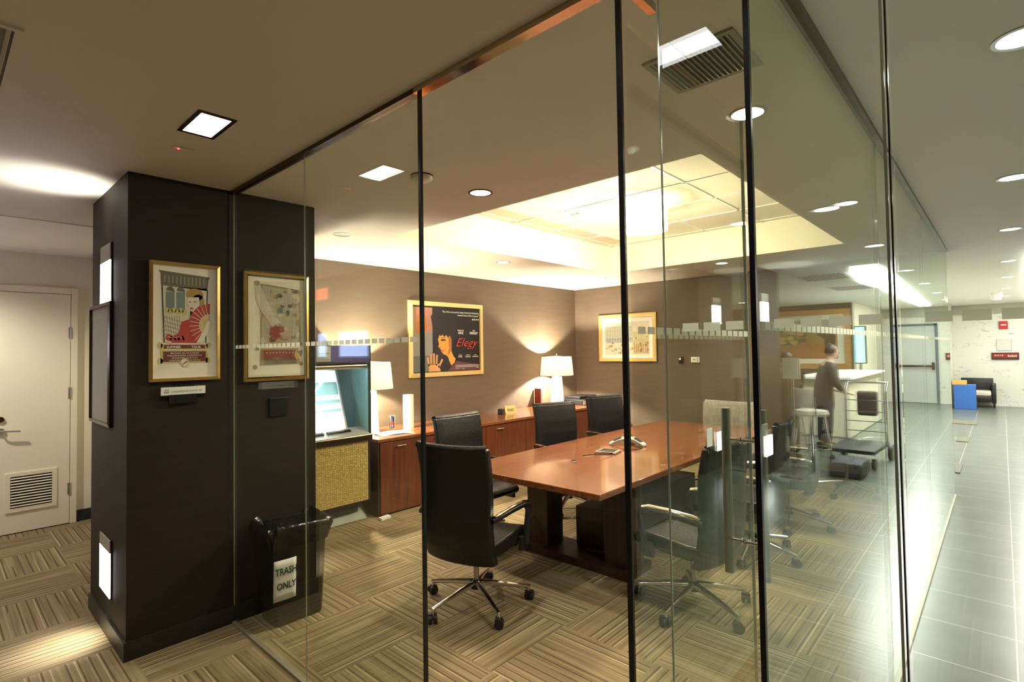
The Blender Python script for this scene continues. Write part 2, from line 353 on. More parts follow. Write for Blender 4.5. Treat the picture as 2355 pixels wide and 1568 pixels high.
# walls
def wall(name, bx, mat, label=None): return struct(MB().bb(*bx).obj(name, mat), label)
wall('wall_back', (XB, XB + 0.12, Y2, YP + 0.12, 0, zt), 'wallbrown', 'taupe end wall')
wall('wall_left', (1.2, XB, YP, YP + 0.12, 0, HC + 0.1), 'wallbrown', 'taupe wall behind the cabinets')
wall('wall_corridor', (1.2, 1.32, 4.42, YP, 0, HC), 'wallbrown'); wall('wall_corridor_side', (1.18, 1.2, 4.42, 6.84, 0, HC), 'wallcream')
dw = MB().bb(-1.0, 0.0, 6.84, 6.96, 0, HC).bb(0.0, 0.97, 6.84, 6.96, 2.29, HC).bb(0.97, 1.2, 6.84, 6.96, 0, HC)
struct(dw.obj('wall_corridor_end', 'wallcream'), 'cream wall with the door')
wall('wall_corridor_far', (-1.12, -1.0, 1.6, 6.96, 0, HC), 'wallbrown')
wall('wall_lobby_rear', (LX0 - .1, LX0, LY0, 7, 0, HC), 'wallbrown')
wall('wall_lobby_side', (LX0, LX1, LY0 - .1, LY0, 0, HC), 'wallcream')
wall('wall_lobby_end', (LX1, LX1 + .1, -1.74, 1.7, 0, HC), 'marble', 'white veined marble wall')
wall('wall_lobby_left', (XB + .12, LX1, 1.6, 1.7, 0, HC), 'wallcream')
wall('wall_lobby_brown', (14.48, LX1, LY0, -1.74, 0, HC), 'wallbrown')
# pillar with paintings, jutting from the corridor wall
PX0, PX1, PY0, PY1 = 0.714, 1.774, 3.497, 4.42
struct(MB().bb(PX0, PX1, PY0, PY1, 0, HC).obj('wall_pillar', 'pillar'), 'dark brown pillar with two framed posters')
b = MB(); e = .012
b.bb(PX0 - e, PX1 + e, PY0 - e, PY0, 0, .10).bb(PX0 - e, PX0, PY0, PY1, 0, .10).bb(PX1, PX1 + e, PY0, PY1, 0, .10)
struct(b.obj('baseboard_pillar', 'base'))
struct(MB().bb(-1.0, 0, 6.828, 6.84, 0, .11).bb(0.975, 1.18, 6.828, 6.84, 0, .11).bb(1.168, 1.18, 4.42, 6.84, 0, .11).obj('baseboard_corridor', 'base2'))
struct(MB().bb(1.32, XB, YP - .012, YP, 0, .10).bb(XB - .012, XB, Y2 + .02, YP, 0, .10).obj('baseboard_room', 'base'))
# twin pillar of the lobby (seen mirrored in the glass)
struct(MB().bb(6.6, 7.76, -2.5, -1.4, 0, HC).obj('wall_pillar_lobby', 'pillar'))

# ------------------------------------------------------------------ corridor door
d1 = struct(MB().bb(0.025, 0.93, 6.803, 6.845, 0.008, 2.235).obj('door_1', 'doorcream', bevel=.002), 'cream corridor door with louvred vent')
f = MB().bb(-.03, .022, 6.80, 6.85, 0, 2.30).bb(.934, .985, 6.80, 6.85, 0, 2.30).bb(.022, .934, 6.80, 6.85, 2.24, 2.30)
f.obj('door_frame', 'doorcream', d1, bevel=.003)
lv = MB().bb(.475, .835, 6.792, 6.803, .20, .235).bb(.475, .835, 6.792, 6.803, .525, .56).bb(.475, .51, 6.792, 6.803, .235, .525).bb(.80, .835, 6.792, 6.803, .235, .525)
vent = lv.obj('door_vent', 'doorcream', d1)
MB().bb(.51, .80, 6.799, 6.803, .235, .525).obj('vent_cavity', 'black', vent)
sl = MB()
for k in range(11): sl.box((.655, 6.795, .252 + k * .0255), (.285, .013, .003), (math.radians(38), 0, 0))
sl.obj('louvre_slats', 'doorcream', vent)
for z in (1.86, 1.27, .34):
    MB().cyl((.932, 6.798, z - .055), (.932, 6.798, z + .055), .008).bb(.915, .932, 6.799, 6.804, z - .055, z + .055).obj('hinge', 'steel', d1)
h_ = MB().cyl((.44, 6.80, .955), (.44, 6.78, .955), .028).tube([(.44, 6.79, .955), (.44, 6.75, .955), (.46, 6.742, .955), (.57, 6.742, .945)], .009)
h_.obj('lever_handle', 'chrome', d1, smooth=True)
MB().cyl((.44, 6.803, 1.06), (.44, 6.785, 1.06), .026).obj('lock_cylinder', 'darkbronze', d1, smooth=True)

# ------------------------------------------------------------------ glass front
GX = 1.25; GT = .012
def squares(mb, axis, a0, a1, const, side, pitch=.053, w=.040, z0=1.652, z1=1.672, ph=0.012):
    k = math.ceil((a0 - ph) / pitch)
    while ph + k * pitch + w < a1:
        s0 = ph + k * pitch
        if axis == 'y': mb.bb(const - side - .0006, const - side, s0, s0 + w, z0, z1)
        else: mb.bb(s0, s0 + w, const - side - .0006, const - side, z0, z1)
        k += 1
    return mb
def pane_y(y0, y1, label, seals, strip=True):
    o = thing('glass_panel', label, 'glass partition', (0, 0, 0))
    MB().bb(GX - GT / 2, GX + GT / 2, y0 + .002, y1 - .002, .012, HC - .012).obj('glass_sheet', 'glass', o)
    if strip: squares(MB(), 'y', y0 + .01, y1 - .01, GX, GT / 2 + .0002).obj('frosted_squares', 'frost', o)
    for y, wd, mt in seals:
        t_ = .002 if mt == 'edge' else .006
        MB().bb(GX - t_, GX + t_, y - wd / 2, y + wd / 2, .012, HC - .012).obj('edge_strip', mt, o)
    return o
pane_y(2.564, 3.489, 'frameless clear glass panel beside the dark pillar, in front of the bin', [(3.487, .002, 'edge')])
pane_y(1.630, 2.564, 'clear glass panel left of the doorway, its right edge sealed in black', [(2.564, .003, 'edge'), (1.626, .014, 'seal')])
pane_y(.413, .633, 'narrow clear glass panel right of the open door, ending in a black seal', [(.631, .004, 'edge'), (.413, .012, 'seal')])
pane_y(.158, .405, 'narrow clear glass panel nearest the lobby tiles, right of the black corner seal', [(.158, .005, 'edge'), (.1505, .003, 'seal')])
pane_y(-.95, .146, 'wide clear glass panel at the right edge of the photo', [])
def pane_x(x0, x1, label, edges):
    o = thing('glass_panel', label, 'glass partition')
    MB().bb(x0 + .002, x1 - .002, Y2 - GT / 2, Y2 + GT / 2, .012, HC - .012).obj('glass_sheet', 'glass', o)
    squares(MB(), 'x', x0 + .01, x1 - .01, Y2, GT / 2 + .0002).obj('frosted_squares', 'frost', o)
    for x, wd, mt in edges: MB().bb(x - wd / 2, x + wd / 2, Y2 - .0045, Y2 + .0045, .012, HC - .012).obj('edge_strip', mt, o)
    return o
pane_x(1.275, 2.99, 'near clear glass panel of the side wall between carpet and slate tiles', [])
pane_x(3.008, 4.89, 'middle clear glass panel of the side wall between carpet and slate tiles', [(3.0, .006, 'edge')])
pane_x(4.9, XB, 'far clear glass panel of the side wall, reaching the end wall', [(4.9, .008, 'edge'), (XB - .006, .012, 'edge')])
# tracks
struct(MB().bb(GX - .018, GX + .018, 1.64, 3.495, HC - .02, HC).bb(GX - .018, GX + .018, -.95, .63, HC - .02, HC).obj('trim_1', 'darkbronze'), 'dark ceiling track of the front glass')
struct(MB().bb(GX - .02, GX + .02, .63, 1.64, HC - .022, HC).obj('trim_2', 'bronze'), 'polished bronze door header')
struct(MB().bb(GX + .02, XB, Y2 - .018, Y2 + .018, HC - .02, HC).obj('trim_3', 'darkbronze'), 'dark ceiling track of the side glass')
M['thresh'] = pm('satin_floor_channel', (0.40, 0.38, 0.30), 0.4, 0.5)
struct(MB().bb(GX - .012, GX + .012, 1.62, 3.49, 0, .012).bb(GX - .012, GX + .012, -.95, .64, 0, .012).obj('trim_4', 'thresh'))
struct(MB().bb(GX + .02, XB, Y2 - .014, Y2 + .014, 0, .012).obj('trim_5', 'thresh'))
# open door leaf
LY = .735
o = thing('glass_door', 'frameless glass door standing open into the room, with a tall pull handle', 'glass door', (0, 0, 0))
MB().bb(1.272, 2.13, LY - .006, LY + .006, .015, 2.50).obj('glass_sheet', 'glass', o)
squares(MB(), 'x', 1.28, 2.12, LY, .0062).obj('frosted_squares', 'frost', o)
MB().bb(1.262, 1.271, .750, .766, .0, HC - .025).obj('pivot_stile', 'seal', o)
MB().bb(2.130, 2.1345, LY - .006, LY + .006, .015, 2.50).obj('edge_strip', 'edge', o)
MB().bb(1.272, 1.42, LY - .012, LY + .012, HC - .026, HC).bb(1.272, 1.36, LY - .012, LY + .012, .004, .02).obj('pivot_fitting', 'bronze', o)
for yy in (LY + .060, LY - .072):
    hd = MB().tube([(2.05, yy, .76), (2.05, yy, 1.38)], .017, 18).obj('pull_handle', 'steel', o, smooth=True)
    for z in (.885, 1.262):
        MB().cyl((2.05, yy, z), (2.05, LY + (.006 if yy > LY else -.006), z), .007).cyl((2.05, LY + (.006 if yy > LY else -.006), z), (2.05, LY + (.012 if yy > LY else -.012), z), .013).obj('standoff', 'chrome', hd, smooth=True)
tag(MB().bb(1.71, 1.755, LY - .0085, LY - .0065, 1.285, 1.345).obj('white_sticker', 'paper'), 'small white sticker on the open glass door left of the pull handle', 'sticker')
tag(MB().bb(1.315, 1.375, Y2 + .0065, Y2 + .0085, 1.355, 1.425).obj('white_sticker', 'paper'), 'small white sticker on the side glass just right of the black corner seal', 'sticker')

# ------------------------------------------------------------------ downlights and other ceiling fittings
SPOTS = []
def downlight(x, y, label, lit=True, energy=60, col=WARM, r=.078, grp='recessed round downlights', ang=1.9):
    o = thing('downlight', label, 'ceiling light', (x, y, HC), 0, grp)
    MB().lathe([(r * .82, -.0015), (r * .84, -.005), (r, -.004), (r, 0), (r * .82, 0)], caps=False).obj('trim_ring', 'darkbronze' if x < 3 and y > 2 and y < 3 else 'steel', o, smooth=True)
    MB().lathe([(r * .84, -.002), (r * .84, -.0005)], n=24).obj('lamp_lens', 'lens' if lit else 'lensdim', o)
    if energy: light('SPOT', 'bulb', (0, 0, -.02), energy, col, o, .035, ang, .55)
    return o
downlight(2.347, 2.438, 'bright round downlight above the chair at the near table end', energy=34, ang=1.9)
downlight(2.34, 4.127, 'round downlight with grey reflector near the dark pillar and the jukebox', lit=False, energy=14)
downlight(4.376, 4.19, 'round downlight above the cabinets, middle of their row', energy=22)
downlight(6.398, 4.205, 'small round downlight in the far corner above the right table lamp', energy=22)
downlight(6.364, 2.464, 'round downlight on the far side of the ceiling tray', energy=38)
downlight(2.366, .787, 'large bright round downlight beside the open glass door', energy=16, col=(1, .86, .64))
downlight(4.367, .787, 'round downlight between ceiling tray and side glass wall', energy=16, col=(1, .86, .64))
for i, x in enumerate((2.42, 4.44, 6.44, 8.93, 11.1, 13.3, 15.5)):
    lab = ['lobby downlight cut by the right photo edge, nearest of the row', 'second lobby downlight from the camera on the right', 'third lobby downlight from the camera on the right', 'fourth lobby downlight from the camera on the right', 'fifth lobby downlight from the camera, smaller than the fourth', 'sixth lobby downlight from the camera', 'last lobby downlight before the marble wall'][i]
    downlight(x, -.085, lab, energy=60 if i < 4 else 120, col=NEUT, r=.085, grp='downlights along the lobby ceiling')
for x, nm in ((1.8, 'nearest the camera'), (4.2, 'second from the camera'), (7.0, 'before the lobby pillar'), (9.6, 'over the luggage cart side'), (12.4, 'above the reception desk'), (15.8, 'beside the brown wall')):
    downlight(x, -2.9, 'lobby downlight of the outer row, ' + nm, energy=105, col=NEUT, r=.085, grp='second row of lobby downlights', ang=2.3)
for yy, lab in ((2.56, 'square recessed ceiling light in front of the dark pillar'), (.785, 'square recessed ceiling light above the camera, mirrored in the glass')):
    s = thing('square_ceiling_light', lab, 'ceiling light', (.805, yy, HC), 0)
    MB().bb(-.075, .075, -.145, -.125, -.004, 0).bb(-.075, .075, .125, .145, -.004, 0).bb(-.075, -.058, -.125, .125, -.004, 0).bb(.058, .075, -.125, .125, -.004, 0).obj('trim_frame', 'darkbronze', s)
    MB().bb(-.058, .058, -.125, -.002, -.0025, 0).bb(-.058, .058, .002, .125, -.0025, 0).obj('light_lens', 'sqlens', s)
    light('SPOT', 'bulb', (0, 0, -.02), 16, (1, .88, .66), s, .06, 1.9, .8)
s = thing('smoke_detector', 'round white smoke detector on the ceiling behind the glass, by the black seal', 'smoke detector', (1.883, 2.438, HC))
MB().lathe([(.045, -.03), (.058, -.024), (.062, -.008), (.062, 0)]).obj('detector_body', 'ceil', s, smooth=True)
MB().lathe([(.0645, -.007), (.0645, 0)]).obj('detector_base', 'darkbronze', s)
s = thing('motion_sensor', 'flat ceiling sensor with a glowing red led beside the square light', 'sensor', (.82, 2.93, HC))
MB().bbox_bev(-.045, .045, -.016, .016, -.006, 0, .003).obj('sensor_body', 'ceil', s)
M['led'] = emi('red_led', (1, .02, .03), 8)
MB().lathe([(.004, -.009), (.004, -.006)], (-.022, 0, 0)).obj('led', 'led', s)
def vent(name, x0, x1, y0, y1, label, n, mat='steel', z=HC, grp=None, fr='ceil', along='x'):
    s = thing(name, label, 'air vent', (0, 0, 0), 0, grp)
    MB().bb(x0, x1, y0, y0 + .02, z - .008, z).bb(x0, x1, y1 - .02, y1, z - .008, z).bb(x0, x0 + .02, y0 + .02, y1 - .02, z - .008, z).bb(x1 - .02, x1, y0 + .02, y1 - .02, z - .008, z).obj('vent_frame', fr, s)
    MB().bb(x0 + .02, x1 - .02, y0 + .02, y1 - .02, z - .002, z).obj('vent_cavity', 'ventdark', s)
    g = MB()
    for k in range(n):
        if along == 'x': yy = y0 + .02 + (k + .5) * (y1 - y0 - .04) / n; g.box(((x0 + x1) / 2, yy, z - .006), (x1 - x0 - .04, .011, .002), (.6, 0, 0))
        else: xx = x0 + .02 + (k + .5) * (x1 - x0 - .04) / n; g.box((xx, (y0 + y1) / 2, z - .006), (.011, y1 - y0 - .04, .002), (0, .6, 0))
    g.obj('vent_slats', fr, s)
    return s
M['ventdark'] = pm('vent_shadow', (0.10, 0.095, 0.06), 0.6); M['ventfr'] = pm('vent_paint', (0.30, 0.29, 0.21), 0.6)
vent('air_vent', 1.69, 1.98, .60, .92, 'dark square louvred air vent on the ceiling by the open glass door', 16, fr='ventfr')
vent('air_vent', -.12, .185, 2.2, 2.92, 'ceiling air vent cut by the left photo edge', 10, along='y')
vent('air_vent', 4.3, 4.62, 3.05, 3.15, 'slim slot diffuser on the raised ceiling tray beside the lamp', 4, z=zt - .007, fr='white')
vent('air_vent', 8.4, 9.2, -1.4, -.74, 'wide ceiling vent of the lobby, mirrored in the side glass', 10, fr='ceil_lobby')
vent('air_vent', 10.4, 11.2, -1.4, -.8, 'farther wide ceiling vent of the lobby', 10, fr='ceil_lobby')
downlight(-.35, 5.95, 'added unseen corridor downlight before the cream door, left of the photo', energy=58, col=(1, .90, .74), grp='added corridor downlights', ang=2.6)  # lamp out of view, added to brighten the door end
downlight(-.5, 3.2, 'added unseen corridor downlight behind the camera on the left', energy=12, col=(1, .86, .66), grp='added corridor downlights', ang=2.3)  # unseen lamp added to lift the dark corridor
# pendant drum above the table
M['drum'] = emi('glowing_drum_shade', (1, .88, .62), 7)
s = thing('ceiling_drum_lamp', 'glowing drum lamp in the ceiling tray above the table', 'ceiling lamp', (4.42, 2.42, zt))
MB().lathe([(.21, -.27), (.21, -.02), (.20, -.02), (.20, -.262)]).obj('drum_shade', 'drum', s, smooth=True)
MB().lathe([(.05, -.02), (.05, -.001)]).obj('ceiling_plate', 'white', s)
light('POINT', 'bulb', (0, 0, -.33), 105, (1, .86, .63), s, .12)
s2 = light('POINT', 'bulb', (.0, .32, -.12), 5, (1, .80, .50), s, .05)

# ------------------------------------------------------------------ wall sconces
def sconce(origin, ax, label, z0, z1, top_gap, e=6, aim=1):
    """ax: 'x' = on a face looking -X, 'y' = on a face looking +Y"""
    s = thing('wall_sconce', label, 'wall light', origin, 0 if ax == 'x' else -PI / 2, 'white wall sconces')
    w = .28; d = .008
    MB().bb(-d, 0, -w / 2, w / 2, z0 - .006, z1 + .006).obj('sconce_box', 'darkbronze', s)
    MB().bb(-d - .004, -d + .001, -w / 2 + .008, w / 2 - .008, z0, z1 - top_gap).obj('sconce_lens', 'sconce', s)
    MB().bb(-d - .004, -d + .001, -w / 2 + .008, w / 2 - .008, z1 - top_gap, z1).obj('sconce_top_glass', 'sconce_top', s)
    zc = (z0 + z1) / 2
    light('SPOT', 'bulb', (-.09, 0, zc + .08 * aim), e, (1, .95, .84), s, .04, 1.5, .9, rot=(0, math.radians(180 - 18) if aim > 0 else math.radians(18), 0))
    return s
sconce((PX0, 3.985, 0), 'x', 'upper white glowing sconce on the narrow side of the dark pillar', 1.935, 2.285, .10, 11, 1)
sconce((PX0, 3.955, 0), 'x', 'lower white glowing sconce near the floor on the dark pillar side', .235, .56, .07, 8, -1)
sconce((7.15, -1.4, 0), 'y', 'upper sconce on the lobby pillar, mirrored in the glass', 1.935, 2.285, .10, 8, 1)
sconce((7.15, -1.4, 0), 'y', 'lower sconce on the lobby pillar, mirrored in the glass', .235, .56, .07, 6, -1)
M['cove'] = emi('cove_strip', (1, .97, .93), 15)
cv = []
P = [(7.9, -.42, .12), (8.6, -.48, .20), (9.9, -.55, .25), (11.3, -.53, .18), (14.2, -.58, .15), (17.4, -.62, .11)]
q = MB()
for i in range(len(P) - 1):
    (xa, ya, wa), (xb, yb, wb) = P[i], P[i + 1]
    q.prism([(xa, ya - wa, HC - .02), (xb, yb - wb, HC - .02), (xb, yb + wb, HC - .02), (xa, ya + wa, HC - .02)], (0, 0, .018))
tag(q.obj('cove_light', 'cove'), 'long curved glowing light strip along the lobby ceiling', 'ceiling light')
light('AREA', 'lobby_fill_lamp', (0, 0, 0), .001, NEUT)  # replaced below
bpy.data.objects.remove(bpy.data.objects['lobby_fill_lamp'])

# ------------------------------------------------------------------ pictures (flat things on walls)
class Pl:
    def __init__(s, O, U, V, W, H): s.O = Vector(O); s.U = Vector(U); s.V = Vector(V); s.N = s.U.cross(s.V); s.W = W; s.H = H
    def p(s, a, b, d=0): return s.O + s.U * (a * s.W) + s.V * ((1 - b) * s.H) + s.N * d      # a,b in 0..1, b from the top
def rail(P, fw, dep, d0=0.0, inset=0.0):
    m = MB(); i = inset; W = P.W; H = P.H
    a0, a1, b0, b1 = i / W, 1 - i / W, i / H, 1 - i / H; fu, fv = fw / W, fw / H
    o = [(a0, b0), (a1, b0), (a1, b1), (a0, b1)]; n = [(a0 + fu, b0 + fv), (a1 - fu, b0 + fv), (a1 - fu, b1 - fv), (a0 + fu, b1 - fv)]
    for k in range(4):
        j = (k + 1) % 4
        q = [P.p(*o[k], d0), P.p(*o[j], d0), P.p(*o[j], dep * .75), P.p(*n[j], dep), P.p(*n[k], dep), P.p(*o[k], dep * .75), P.p(*n[k], d0), P.p(*n[j], d0)]
        m.add(q, [(0, 1, 2, 5), (5, 2, 3, 4), (4, 3, 7, 6), (0, 6, 7, 1), (0, 5, 4, 6), (1, 7, 3, 2)])
    return m
def R(P, a0, b0, a1, b1, d, m, mi): m.poly([P.p(a0, b1, d), P.p(a1, b1, d), P.p(a1, b0, d), P.p(a0, b0, d)], mi)
def G(P, pts, d, m, mi): m.poly([P.p(a, b, d) for a, b in pts], mi)
def E_(P, a, b, ra, rb, d, m, mi, n=22, t0=0, t1=2 * PI):
    pts = [(a + ra * math.cos(t0 + (t1 - t0) * k / n), b - rb * math.sin(t0 + (t1 - t0) * k / n)) for k in range(n)]
    G(P, pts, d, m, mi)
def L_(P, a0, b0, a1, b1, w, d, m, mi):
    dx, dy = (a1 - a0) * P.W, (b1 - b0) * P.H; l = math.hypot(dx, dy); nx, ny = -dy / l * w / 2 / P.W, dx / l * w / 2 / P.H
    G(P, [(a0 + nx, b0 + ny), (a1 + nx, b1 + ny), (a1 - nx, b1 - ny), (a0 - nx, b0 - ny)], d, m, mi)
def txt(P, name, s_, size, mat, par, a, b, d, align='LEFT', bold=0, sx=1.0, shear=0):
    return text(name, s_, size, mat, par, P.p(a, b, d), P.U, P.V, align, .0003, bold, sx, shear)
IN = {}
def ink(*c):
    k = 'ink_%02d%02d%02d' % tuple(int(x * 99) for x in c)
    if k not in M: M[k] = pm(k, c, .6)
    return k
def backing(P, par, dep, inset, mat, name='picture_mat'):
    i, j = inset / P.W, inset / P.H; m = MB()
    m.prism([P.p(i, 1 - j, .002), P.p(1 - i, 1 - j, .002), P.p(1 - i, j, .002), P.p(i, j, .002)], P.N * (dep - .002)); return m.obj(name, mat, par)

# --- concert poster with red fan
P = Pl((.809, 3.497, 1.472), (1, 0, 0), (0, 0, 1), .360, .676)
pf = thing('framed_poster', 'gold framed concert poster of a lady with a red fan on the dark pillar', 'framed poster')
rail(P, .017, .024).obj('frame', 'gold', pf)
backing(P, pf, .008, .015, 'mat')
mats = [ink(.16, .15, .10), ink(.30, .28, .20), ink(.20, .27, .25), ink(.42, .34, .12), ink(.50, .06, .045), ink(.80, .74, .62), ink(.45, .28, .10), ink(.03, .025, .02), ink(.62, .55, .20), ink(.17, .045, .025), ink(.72, .68, .50), ink(.60, .50, .20), ink(.55, .56, .50)]
m = MB(); d = .0084
G(P, [(.125, .075), (.85, .105), (.83, .135), (.815, .225), (.16, .20), (.155, .10)], d, m, 0)
for k in range(11): R(P, .20 + k * .055, .115, .222 + k * .055, .175 + .002 * k, d + .0003, m, 1)
for k in range(16): R(P, .19 + k * .038, .19, .20 + k * .038, .205, d + .0003, m, 1)
R(P, .17, .205, .81, .68, d, m, 10)
L_(P, .175, .20, .205, .68, .006, d + .0002, m, 7); L_(P, .815, .22, .79, .68, .006, d + .0002, m, 7)
for a in (.285, .43):
    R(P, a - .06, .25, a + .06, .40, d + .0003, m, 2); E_(P, a, .25, .06, .045, d + .0003, m, 0, 14, 0, PI)
for k in range(6): E_(P, .235 + k * .05, .405 + .012 * (k % 2), .035, .022, d + .0005, m, 8)
for k in range(7): L_(P, .19, .46 + k * .035, .42, .50 + k * .035, .003, d + .0004, m, 1); L_(P, .20 + k * .035, .45, .26 + k * .03, .66, .0025, d + .0004, m, 1)
E_(P, .63, .265, .125, .055, d + .0007, m, 6); E_(P, .68, .32, .09, .06, d + .0007, m, 3)
G(P, [(.53, .29), (.69, .285), (.70, .35), (.66, .40), (.60, .415), (.55, .385), (.52, .33)], d + .0009, m, 5)
R(P, .545, .325, .575, .331, d + .0011, m, 7); R(P, .615, .322, .65, .328, d + .0011, m, 7); E_(P, .585, .383, .022, .008, d + .0011, m, 4)
G(P, [(.56, .41), (.68, .39), (.66, .46), (.57, .475)], d + .0008, m, 7)
G(P, [(.44, .50), (.60, .47), (.66, .56), (.72, .68), (.30, .68), (.40, .60)], d + .0008, m, 4)
for k in range(5): E_(P, .27 + k * .055, .635 + .012 * (k % 2), .045, .028, d + .001, m, 4)
for k in range(3): L_(P, .25 + k * .07, .625, .31 + k * .07, .64, .003, d + .0013, m, 10)
cx, cy = .845, .525
def fanpt(r, t): return (cx + r * math.cos(t), cy - r * .62 * math.sin(t))
n = 11; T0, T1 = math.radians(88), math.radians(238)
G(P, [fanpt(.30, T0 + (T1 - T0) * k / 22) for k in range(23)] + [fanpt(.14, T1 - (T1 - T0) * k / 22) for k in range(23)], d + .0016, m, 4)
G(P, [fanpt(.155, T0 + (T1 - T0) * k / 22) for k in range(23)] + [(cx, cy)], d + .0018, m, 11)
for k in range(n + 1):
    t = T0 + (T1 - T0) * k / n; a = fanpt(.10, t); b_ = fanpt(.30, t); L_(P, a[0], a[1], b_[0], b_[1], .003, d + .002, m, 5)
G(P, [(.80, .50), (.87, .475), (.875, .53), (.84, .565), (.74, .68), (.65, .68), (.76, .57)], d + .0022, m, 5)
for a, b_ in ((.15, .70), (.83, .70), (.155, .83), (.82, .83)): E_(P, a, b_, .035, .025, d + .001, m, 8)
R(P, .16, .69, .82, .735, d + .001, m, 11); R(P, .155, .74, .82, .85, d + .001, m, 8); R(P, .19, .752, .79, .838, d + .0014, m, 9); R(P, .20, .697, .78, .728, d + .0014, m, 9)
E_(P, .49, .848, .065, .037, d + .0018, m, 8); E_(P, .49, .848, .055, .031, d + .002, m, 5); L_(P, .455, .862, .53, .835, .006, d + .0022, m, 4)
m.obj('print', mats, pf)
txt(P, 'lettering', 'SUMMER', .018, 'mat', pf, .24, .724, d + .002, bold=.0004); txt(P, 'lettering', 'TOUR', .018, 'mat', pf, .58, .724, d + .002, bold=.0004)
for k, s_ in enumerate(('BROOKLYN HOLMDEL', 'PHILADELPHIA COMMERCE', 'GUILFORD BOSTON', 'CINCINNATI TORONTO')): txt(P, 'lettering', s_, .0125, 'mat', pf, .49, .773 + k * .0205, d + .002, 'CENTER', sx=1.15)
# --- second concert poster
P = Pl((1.304, 3.497, 1.446), (1, 0, 0), (0, 0, 1), .418, .690)
pf = thing('framed_poster', 'gold framed poster with a crowded muted fantasy scene, right one on the dark pillar', 'framed poster')
rail(P, .018, .024).obj('frame', 'gold', pf); rail(P, .009, .012, inset=.018).obj('inner_frame', 'darkbronze', pf)
backing(P, pf, .008, .015, 'mat')
mats = [ink(.30, .25, .12), ink(.46, .44, .34), ink(.62, .58, .48), ink(.28, .06, .05), ink(.35, .22, .12), ink(.10, .085, .06), ink(.40, .42, .20), ink(.62, .40, .12), ink(.16, .20, .26), ink(.50, .40, .30)]
m = MB(); rr = random.Random(5)
G(P, [(.25, .10), (.86, .135), (.88, .68), (.24, .665)], d, m, 0); G(P, [(.28, .115), (.83, .15), (.845, .66), (.27, .645)], d + .0003, m, 1)
for k in range(70):
    a, b_ = rr.uniform(.27, .84), rr.uniform(.14, .66); E_(P, a, b_, rr.uniform(.02, .06), rr.uniform(.01, .035), d + .0005 + k * .00001, m, rr.choice([0, 1, 2, 4, 5, 6, 9, 9, 2]), 9)
G(P, [(.17, .10), (.24, .10), (.38, .30), (.46, .40), (.55, .45), (.42, .50), (.26, .36), (.18, .25)], d + .0015, m, 2); E_(P, .20, .10, .04, .025, d + .0017, m, 4)
G(P, [(.40, .50), (.60, .49), (.62, .56), (.48, .62), (.38, .57)], d + .0015, m, 3); G(P, [(.52, .56), (.78, .50), (.82, .56), (.62, .62)], d + .0016, m, 9)
E_(P, .55, .34, .04, .03, d + .0017, m, 8); E_(P, .62, .42, .04, .03, d + .0017, m, 6)
G(P, [(.25, .70), (.84, .70), (.86, .85), (.24, .86)], d + .001, m, 4); G(P, [(.29, .715), (.78, .715), (.80, .80), (.30, .80)], d + .0013, m, 3); R(P, .30, .80, .80, .845, d + .0013, m, 5)
E_(P, .82, .76, .05, .045, d + .0016, m, 7); G(P, [(.80, .73), (.90, .72), (.88, .78)], d + .0018, m, 8)
for k in range(9): R(P, .33 + k * .05, .735, .352 + k * .05, .745, d + .0016, m, 2)
for a, b_ in ((.17, .87), (.88, .85), (.20, .70), (.87, .66)): E_(P, a, b_, .03, .02, d + .0012, m, 0)
m.obj('print', mats, pf)
# --- narrow-side framed notice
P = Pl((PX0, 4.40, 1.205), (0, -1, 0), (0, 0, 1), .572, .735)
pf = thing('framed_poster', 'thin black framed grey sheet on the narrow corridor side of the pillar', 'framed poster')
rail(P, .022, .022).obj('frame', 'darkbronze', pf); backing(P, pf, .008, .018, ink(.40, .39, .33))
# --- film poster on the far wall
P = Pl((3.90, YP, 1.302), (1, 0, 0), (0, 0, 1), 1.247, .951)
pf = thing('framed_poster', 'wide gold framed dark film poster on the taupe wall above the cabinets', 'framed poster')
rail(P, .055, .035).obj('frame', 'goldmatte', pf)
backing(P, pf, .010, .05, 'black'); d = .0105
mats = [ink(.34, .17, .13), ink(.22, .21, .20), ink(.10, .11, .12), ink(.012, .010, .014), ink(.62, .30, .06), ink(.36, .14, .03), ink(.52, .26, .10), ink(.10, .03, .04), ink(.75, .05, .05)]
m = MB()
R(P, .06, .08, .30, .42, d, m, 0); R(P, .06, .42, .30, .72, d, m, 1); R(P, .06, .72, .30, .93, d, m, 2)
G(P, [(.09, .20), (.16, .14), (.22, .2), (.23, .36), (.17, .46), (.09, .42)], d + .0003, m, 5)
G(P, [(.28, .20), (.34, .09), (.44, .08), (.54, .20), (.60, .42), (.58, .62), (.50, .93), (.30, .93), (.33, .60), (.31, .40)], d + .0006, m, 3)
G(P, [(.372, .44), (.42, .41), (.48, .405), (.53, .43), (.552, .50), (.552, .58), (.548, .66), (.575, .73), (.605, .77), (.59, .82), (.545, .86), (.52, .80), (.50, .74), (.475, .715), (.445, .705), (.425, .685), (.415, .665), (.41, .645), (.398, .625), (.378, .605), (.376, .59), (.385, .565), (.375, .53), (.365, .49)], d + .0009, m, 4)
G(P, [(.50, .44), (.55, .47), (.552, .60), (.545, .66), (.52, .70), (.49, .715), (.515, .62), (.51, .52)], d + .0011, m, 5)
G(P, [(.33, .36), (.46, .34), (.56, .40), (.58, .52), (.55, .50), (.53, .45), (.50, .475), (.48, .44), (.455, .47), (.43, .435), (.41, .46), (.39, .44), (.372, .50), (.35, .48)], d + .0013, m, 3)
G(P, [(.40, .515), (.42, .500), (.455, .498), (.48, .51), (.46, .52), (.42, .524)], d + .0014, m, 3); L_(P, .41, .487, .475, .474, .007, d + .0014, m, 3)
